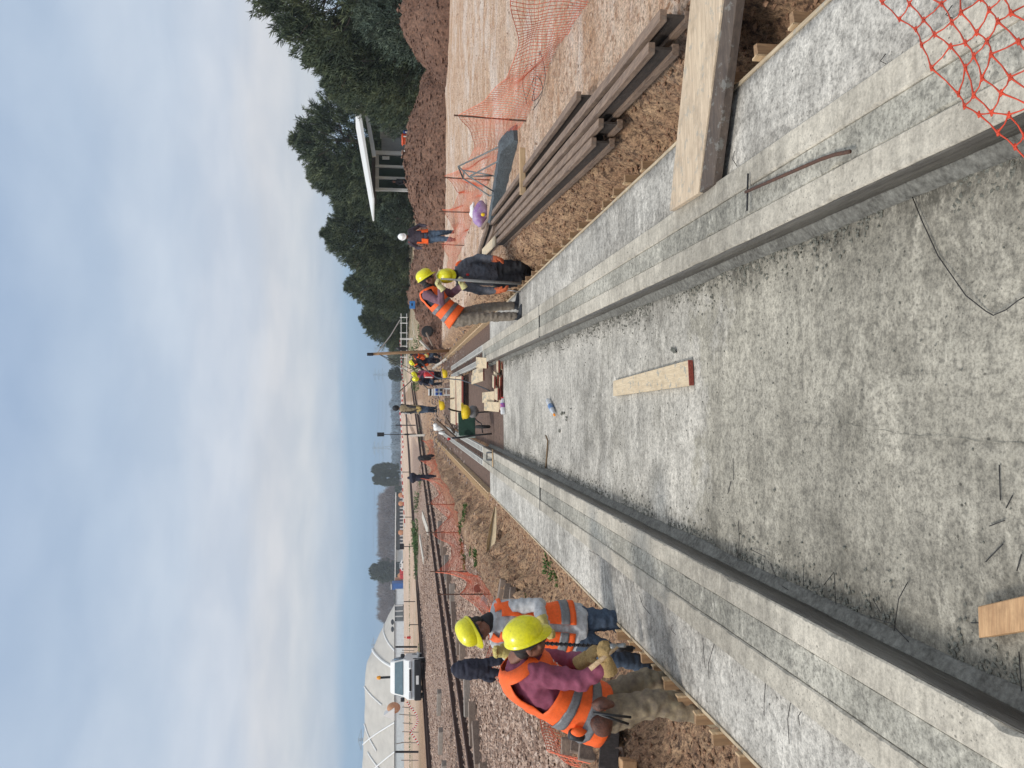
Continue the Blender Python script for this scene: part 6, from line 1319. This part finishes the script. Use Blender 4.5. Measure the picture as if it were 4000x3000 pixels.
put(T1, 9, 3.1, 330, 44, 1275, 130, 'evergreen whose branches hang over the right end of the canopy roof', g_); put(T1, 9, 3.1, 545, 60, 1160, 215, 'broad feathery evergreen rising behind the canopy roof', g_)
put(T0, 9, 3.1, 690, 64, 1225, 150, 'evergreen left of the broad feathery one, behind the canopy tip', g_); put(T0, 9, 3.1, 800, 68, 1318, 145, 'lower evergreen in the dip left of the canopy roof', g_)
put(T1, 9, 3.1, 910, 70, 1272, 165, 'evergreen with a rounded crown above the white helmeted man', g_); put(T2, 6, 2.4, 850, 56, 1480, 95, 'small paler evergreen standing before the dark ones by the white helmeted man', g_)
put(T0, 9, 3.1, 1010, 74, 1372, 120, 'narrow evergreen between the rounded crown and the leftmost ones', g_); put(T0, 9, 3.1, 1115, 80, 1358, 112, 'second evergreen from the left of the right hand row', g_)
put(T1, 9, 3.1, 1245, 88, 1412, 102, 'leftmost evergreen of the right hand row', g_); put(T2, 6, 2.4, 1185, 84, 1480, 70, 'low bushy evergreen below the two leftmost ones', g_)
put(T2, 6, 2.4, 450, 46, 1450, 90, 'paler small evergreen in front of the beige office wall', g_)
put(T2, 6, 2.4, 60, 34, 1400, 170, 'paler evergreen rising behind the mound at the right edge', g_); put(T0, 9, 3.1, 640, 56, 1390, 130, 'dark evergreen directly behind the glazed part of the building', g_)
put(T2, 6, 2.4, 1345, 130, 1512, 45, 'round dark bush beyond the white pipe railing', 'bushes near the horizon'); put(T2, 6, 2.4, 1330, 100, 1535, 60, 'low grey green bush right of the timber pole', 'bushes near the horizon')
put(T3, 9, 4.0, 1462, 260, 1520, 26, 'dark round tree on the horizon below the pylon', 'lone trees in the distance'); put(T3, 9, 4.0, 1835, 430, 1458, 26, 'right of the lone pair of green trees beside the bare wood', 'lone trees in the distance')
put(T3, 9, 4.0, 1872, 430, 1462, 28, 'left of the lone pair of green trees beside the bare wood', 'lone trees in the distance'); put(T3, 9, 4.0, 2232, 430, 1450, 42, 'round topped green tree standing above the bare wood', 'lone trees in the distance')
# far wood
def wood_mass(name, y0, y1, D0, D1, topf, n, mat, L, w, kind='stuff', up=1.0, seed=1):
    rr = random.Random(seed); vs = []; fs = []
    for _ in range(n):
        sy = rr.uniform(y0, y1); D_ = rr.uniform(D0, D1); top = A(topf(sy), sy, D_); h = rr.random()**.7; p = Vector((top.x, D_, .2+(top.z-.2)*h)); blades(vs, fs, p, Vector((rr.gauss(0, .6), rr.gauss(0, .6), up)), L*rr.uniform(.5, 1.3), w*rr.uniform(.6, 1.4), rr)
    me = bpy.data.meshes.new(name); me.from_pydata([tuple(v) for v in vs], [], fs); me.materials.append(mat); return tag(addobj(name, me), kind=kind)
def tf1(sy):
    e = min(1, (sy-1880)/60)*min(1, (2470-sy)/60); return 1553-max(0, e)*(66+20*noise.noise(Vector((sy*.03, 1, 0)))+16*noise.noise(Vector((sy*.11, 4, 0))))
m_twig = leafmat('bare_wood', (.10, .085, .085), (.17, .145, .14), (.24, .21, .20), .12); m_under = leafmat('wood_edge', (.03, .045, .028), (.05, .07, .04), (.07, .09, .05), .1)  # twig colour is greyed and lifted to carry distance haze
wood_mass('bare_wood', 1880, 2470, 450, 500, tf1, 30000, m_twig, 3.0, .07)
wood_mass('wood_edge', 1900, 2440, 446, 450, lambda s: 1549, 3500, m_under, 1.6, .3, seed=3)
m_far = leafmat('far_trees', (.10, .15, .19), (.14, .20, .25), (.17, .24, .30), .03)  # blue of the distance haze is mixed into this leaf colour
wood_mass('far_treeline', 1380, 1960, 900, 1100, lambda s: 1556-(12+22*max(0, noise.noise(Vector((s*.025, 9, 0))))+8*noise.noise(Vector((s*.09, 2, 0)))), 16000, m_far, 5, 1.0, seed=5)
wood_mass('far_treeline', 1240, 1420, 200, 260, lambda s: 1552-(14+18*abs(noise.noise(Vector((s*.03, 2, 0))))), 7000, leafmat('mid_trees', (.07, .085, .06), (.12, .13, .09), (.16, .16, .12), .1), 1.5, .2, seed=6)
wood_mass('far_treeline', -900, 400, 75, 95, lambda s: 1380+90*noise.noise(Vector((s*.01, 2, 0))), 14000, m_leaf, 1.4, .16, seed=7)
wood_mass('far_treeline', 300, 1300, 96, 110, lambda s: 1470+40*noise.noise(Vector((s*.01, 5, 0))), 14000, m_leaf, 1.4, .16, seed=8)
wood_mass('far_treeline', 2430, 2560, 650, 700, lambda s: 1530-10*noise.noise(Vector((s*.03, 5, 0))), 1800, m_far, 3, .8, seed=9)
# weeds and shrubs
m_weed = leafmat('weed_leaf', (.03, .07, .02), (.06, .12, .03), (.10, .17, .05), 6)
def weed(seed, r_, h, n, L, w, name='weed_plant'):
    rr = random.Random(seed); vs = []; fs = []
    for _ in range(n):
        a = rr.uniform(0, 6.28); q = rr.random()**.6*r_; p = Vector((math.cos(a)*q, math.sin(a)*q, rr.uniform(0, h))); blades(vs, fs, p, Vector((math.cos(a)*.7+rr.gauss(0, .4), math.sin(a)*.7+rr.gauss(0, .4), rr.uniform(.2, 1.2))), L*rr.uniform(.6, 1.3), w*rr.uniform(.7, 1.3), rr)
    me = bpy.data.meshes.new(name); me.from_pydata([tuple(v) for v in vs], [], fs); me.materials.append(m_weed); o = bpy.data.objects.new(name, me); col.objects.link(o); ORIG[o.name] = Vector(); return o
wp = weed(1, .20, .05, 90, .09, .014); sp_ = weed(2, .8, .45, 260, .22, .022, 'shrub'); u1 = u2 = 0
for x, y, s in ((1822, 2000, 1.5), (1815, 2030, 1.3), (1800, 2062, 1.1), (1808, 2135, 1.3), (1818, 2192, 1.2), (1862, 2180, 1.2), (1840, 2155, .8), (2140, 2208, 1.0), (2158, 2232, 1.0), (2180, 2262, .8), (2050, 2335, .4), (1650, 1300, 1.6), (1938, 1105, .7)):
    p = GS(x, y); o = wp if not u1 else copy_tree(wp); u1 = 1; o.location = p-Z*.02; o.scale = (s*.8,)*3; o.rotation_euler.z = random.uniform(0, 6); tag(o, 'small green weed growing in the bare soil', 'weed', 'green weeds on the banks')
for x, y, D_, s in ((1630, 1960, 60, 1.0), (1628, 2085, 58, 1.3), (1622, 2110, 60, 1.1), (1632, 2130, 57, .9), (1628, 2170, 57, .8), (1632, 2225, 56, .8), (1630, 1700, 60, .7), (1634, 1880, 60, .7), (1640, 2540, 53, .6), (1625, 1310, 50, .9), (1640, 1285, 48, .8), (1600, 1480, 70, 1.3), (1605, 1440, 65, 1.4), (1598, 1400, 70, 1.4), (1605, 1360, 60, 1.0)):
    p = A(x, y, D_); o = sp_ if not u2 else copy_tree(sp_); u2 = 1; o.location = (p.x, p.y, gh(p.x, p.y)-.1); o.scale = (s, s, s*.9); o.rotation_euler.z = random.uniform(0, 6); tag(o, 'low green shrub growing on the rough ground beyond the tracks', 'shrub', 'low shrubs beyond the tracks')
rr = random.Random(9); vs = []; fs = []
for _ in range(9000):
    D_ = rr.uniform(33.6, 37); x = rr.uniform(A(1600, 420, D_).x, A(1600, -60, D_).x+1); p = Vector((x, D_, nat(x, D_)+rr.uniform(0, .25))); blades(vs, fs, p, Vector((rr.gauss(0, .4), rr.gauss(0, .4), 1)), .35, .03, rr)
me = bpy.data.meshes.new('tall_grass'); me.from_pydata([tuple(v) for v in vs], [], fs); me.materials.append(m_weed); tag(addobj('tall_grass', me), kind='stuff')
vs = []; fs = []
for _ in range(5000):
    D_ = rr.uniform(95, 140); x = -rr.uniform(.18*D_, .60*D_); p = Vector((x, D_, .22)); blades(vs, fs, p, Vector((rr.gauss(0, .4), rr.gauss(0, .4), 1)), .5, .06, rr) if abs(D_-112-x*.1) < 6 else None
me = bpy.data.meshes.new('field_grass'); me.from_pydata([tuple(v) for v in vs], [], fs); me.materials.append(m_weed); tag(addobj('field_grass', me), kind='stuff')

put(T0, 9, 3.1, 1000, 90, 1415, 110, 'dark evergreen filling the gap behind the rounded crown', g_); put(T1, 9, 3.1, 1180, 95, 1425, 105, 'dark evergreen filling the gap behind the two leftmost ones', g_)
put(T0, 9, 3.1, 720, 85, 1300, 130, 'tall evergreen standing far back left of the canopy roof', g_); put(T0, 9, 3.1, 130, 50, 1300, 190, 'dark evergreen standing back between the two nearest ones', g_)
# ------------------------------------------------------------------ haze
hb = MB(); hb.box((0, 2500, 14), (13000, 13000, 32)); hm = bpy.data.materials.new('haze_air'); hm.use_nodes = True; ht = hm.node_tree; ht.nodes.clear()
ho = ht.nodes.new('ShaderNodeOutputMaterial'); hv = ht.nodes.new('ShaderNodeVolumePrincipled'); hv.inputs['Density'].default_value = .00045; hv.inputs['Color'].default_value = (.82, .90, 1, 1); hv.inputs['Anisotropy'].default_value = .2
ht.links.new(hv.outputs[0], ho.inputs['Volume']); tag(hb.build('haze', hm), kind='stuff')
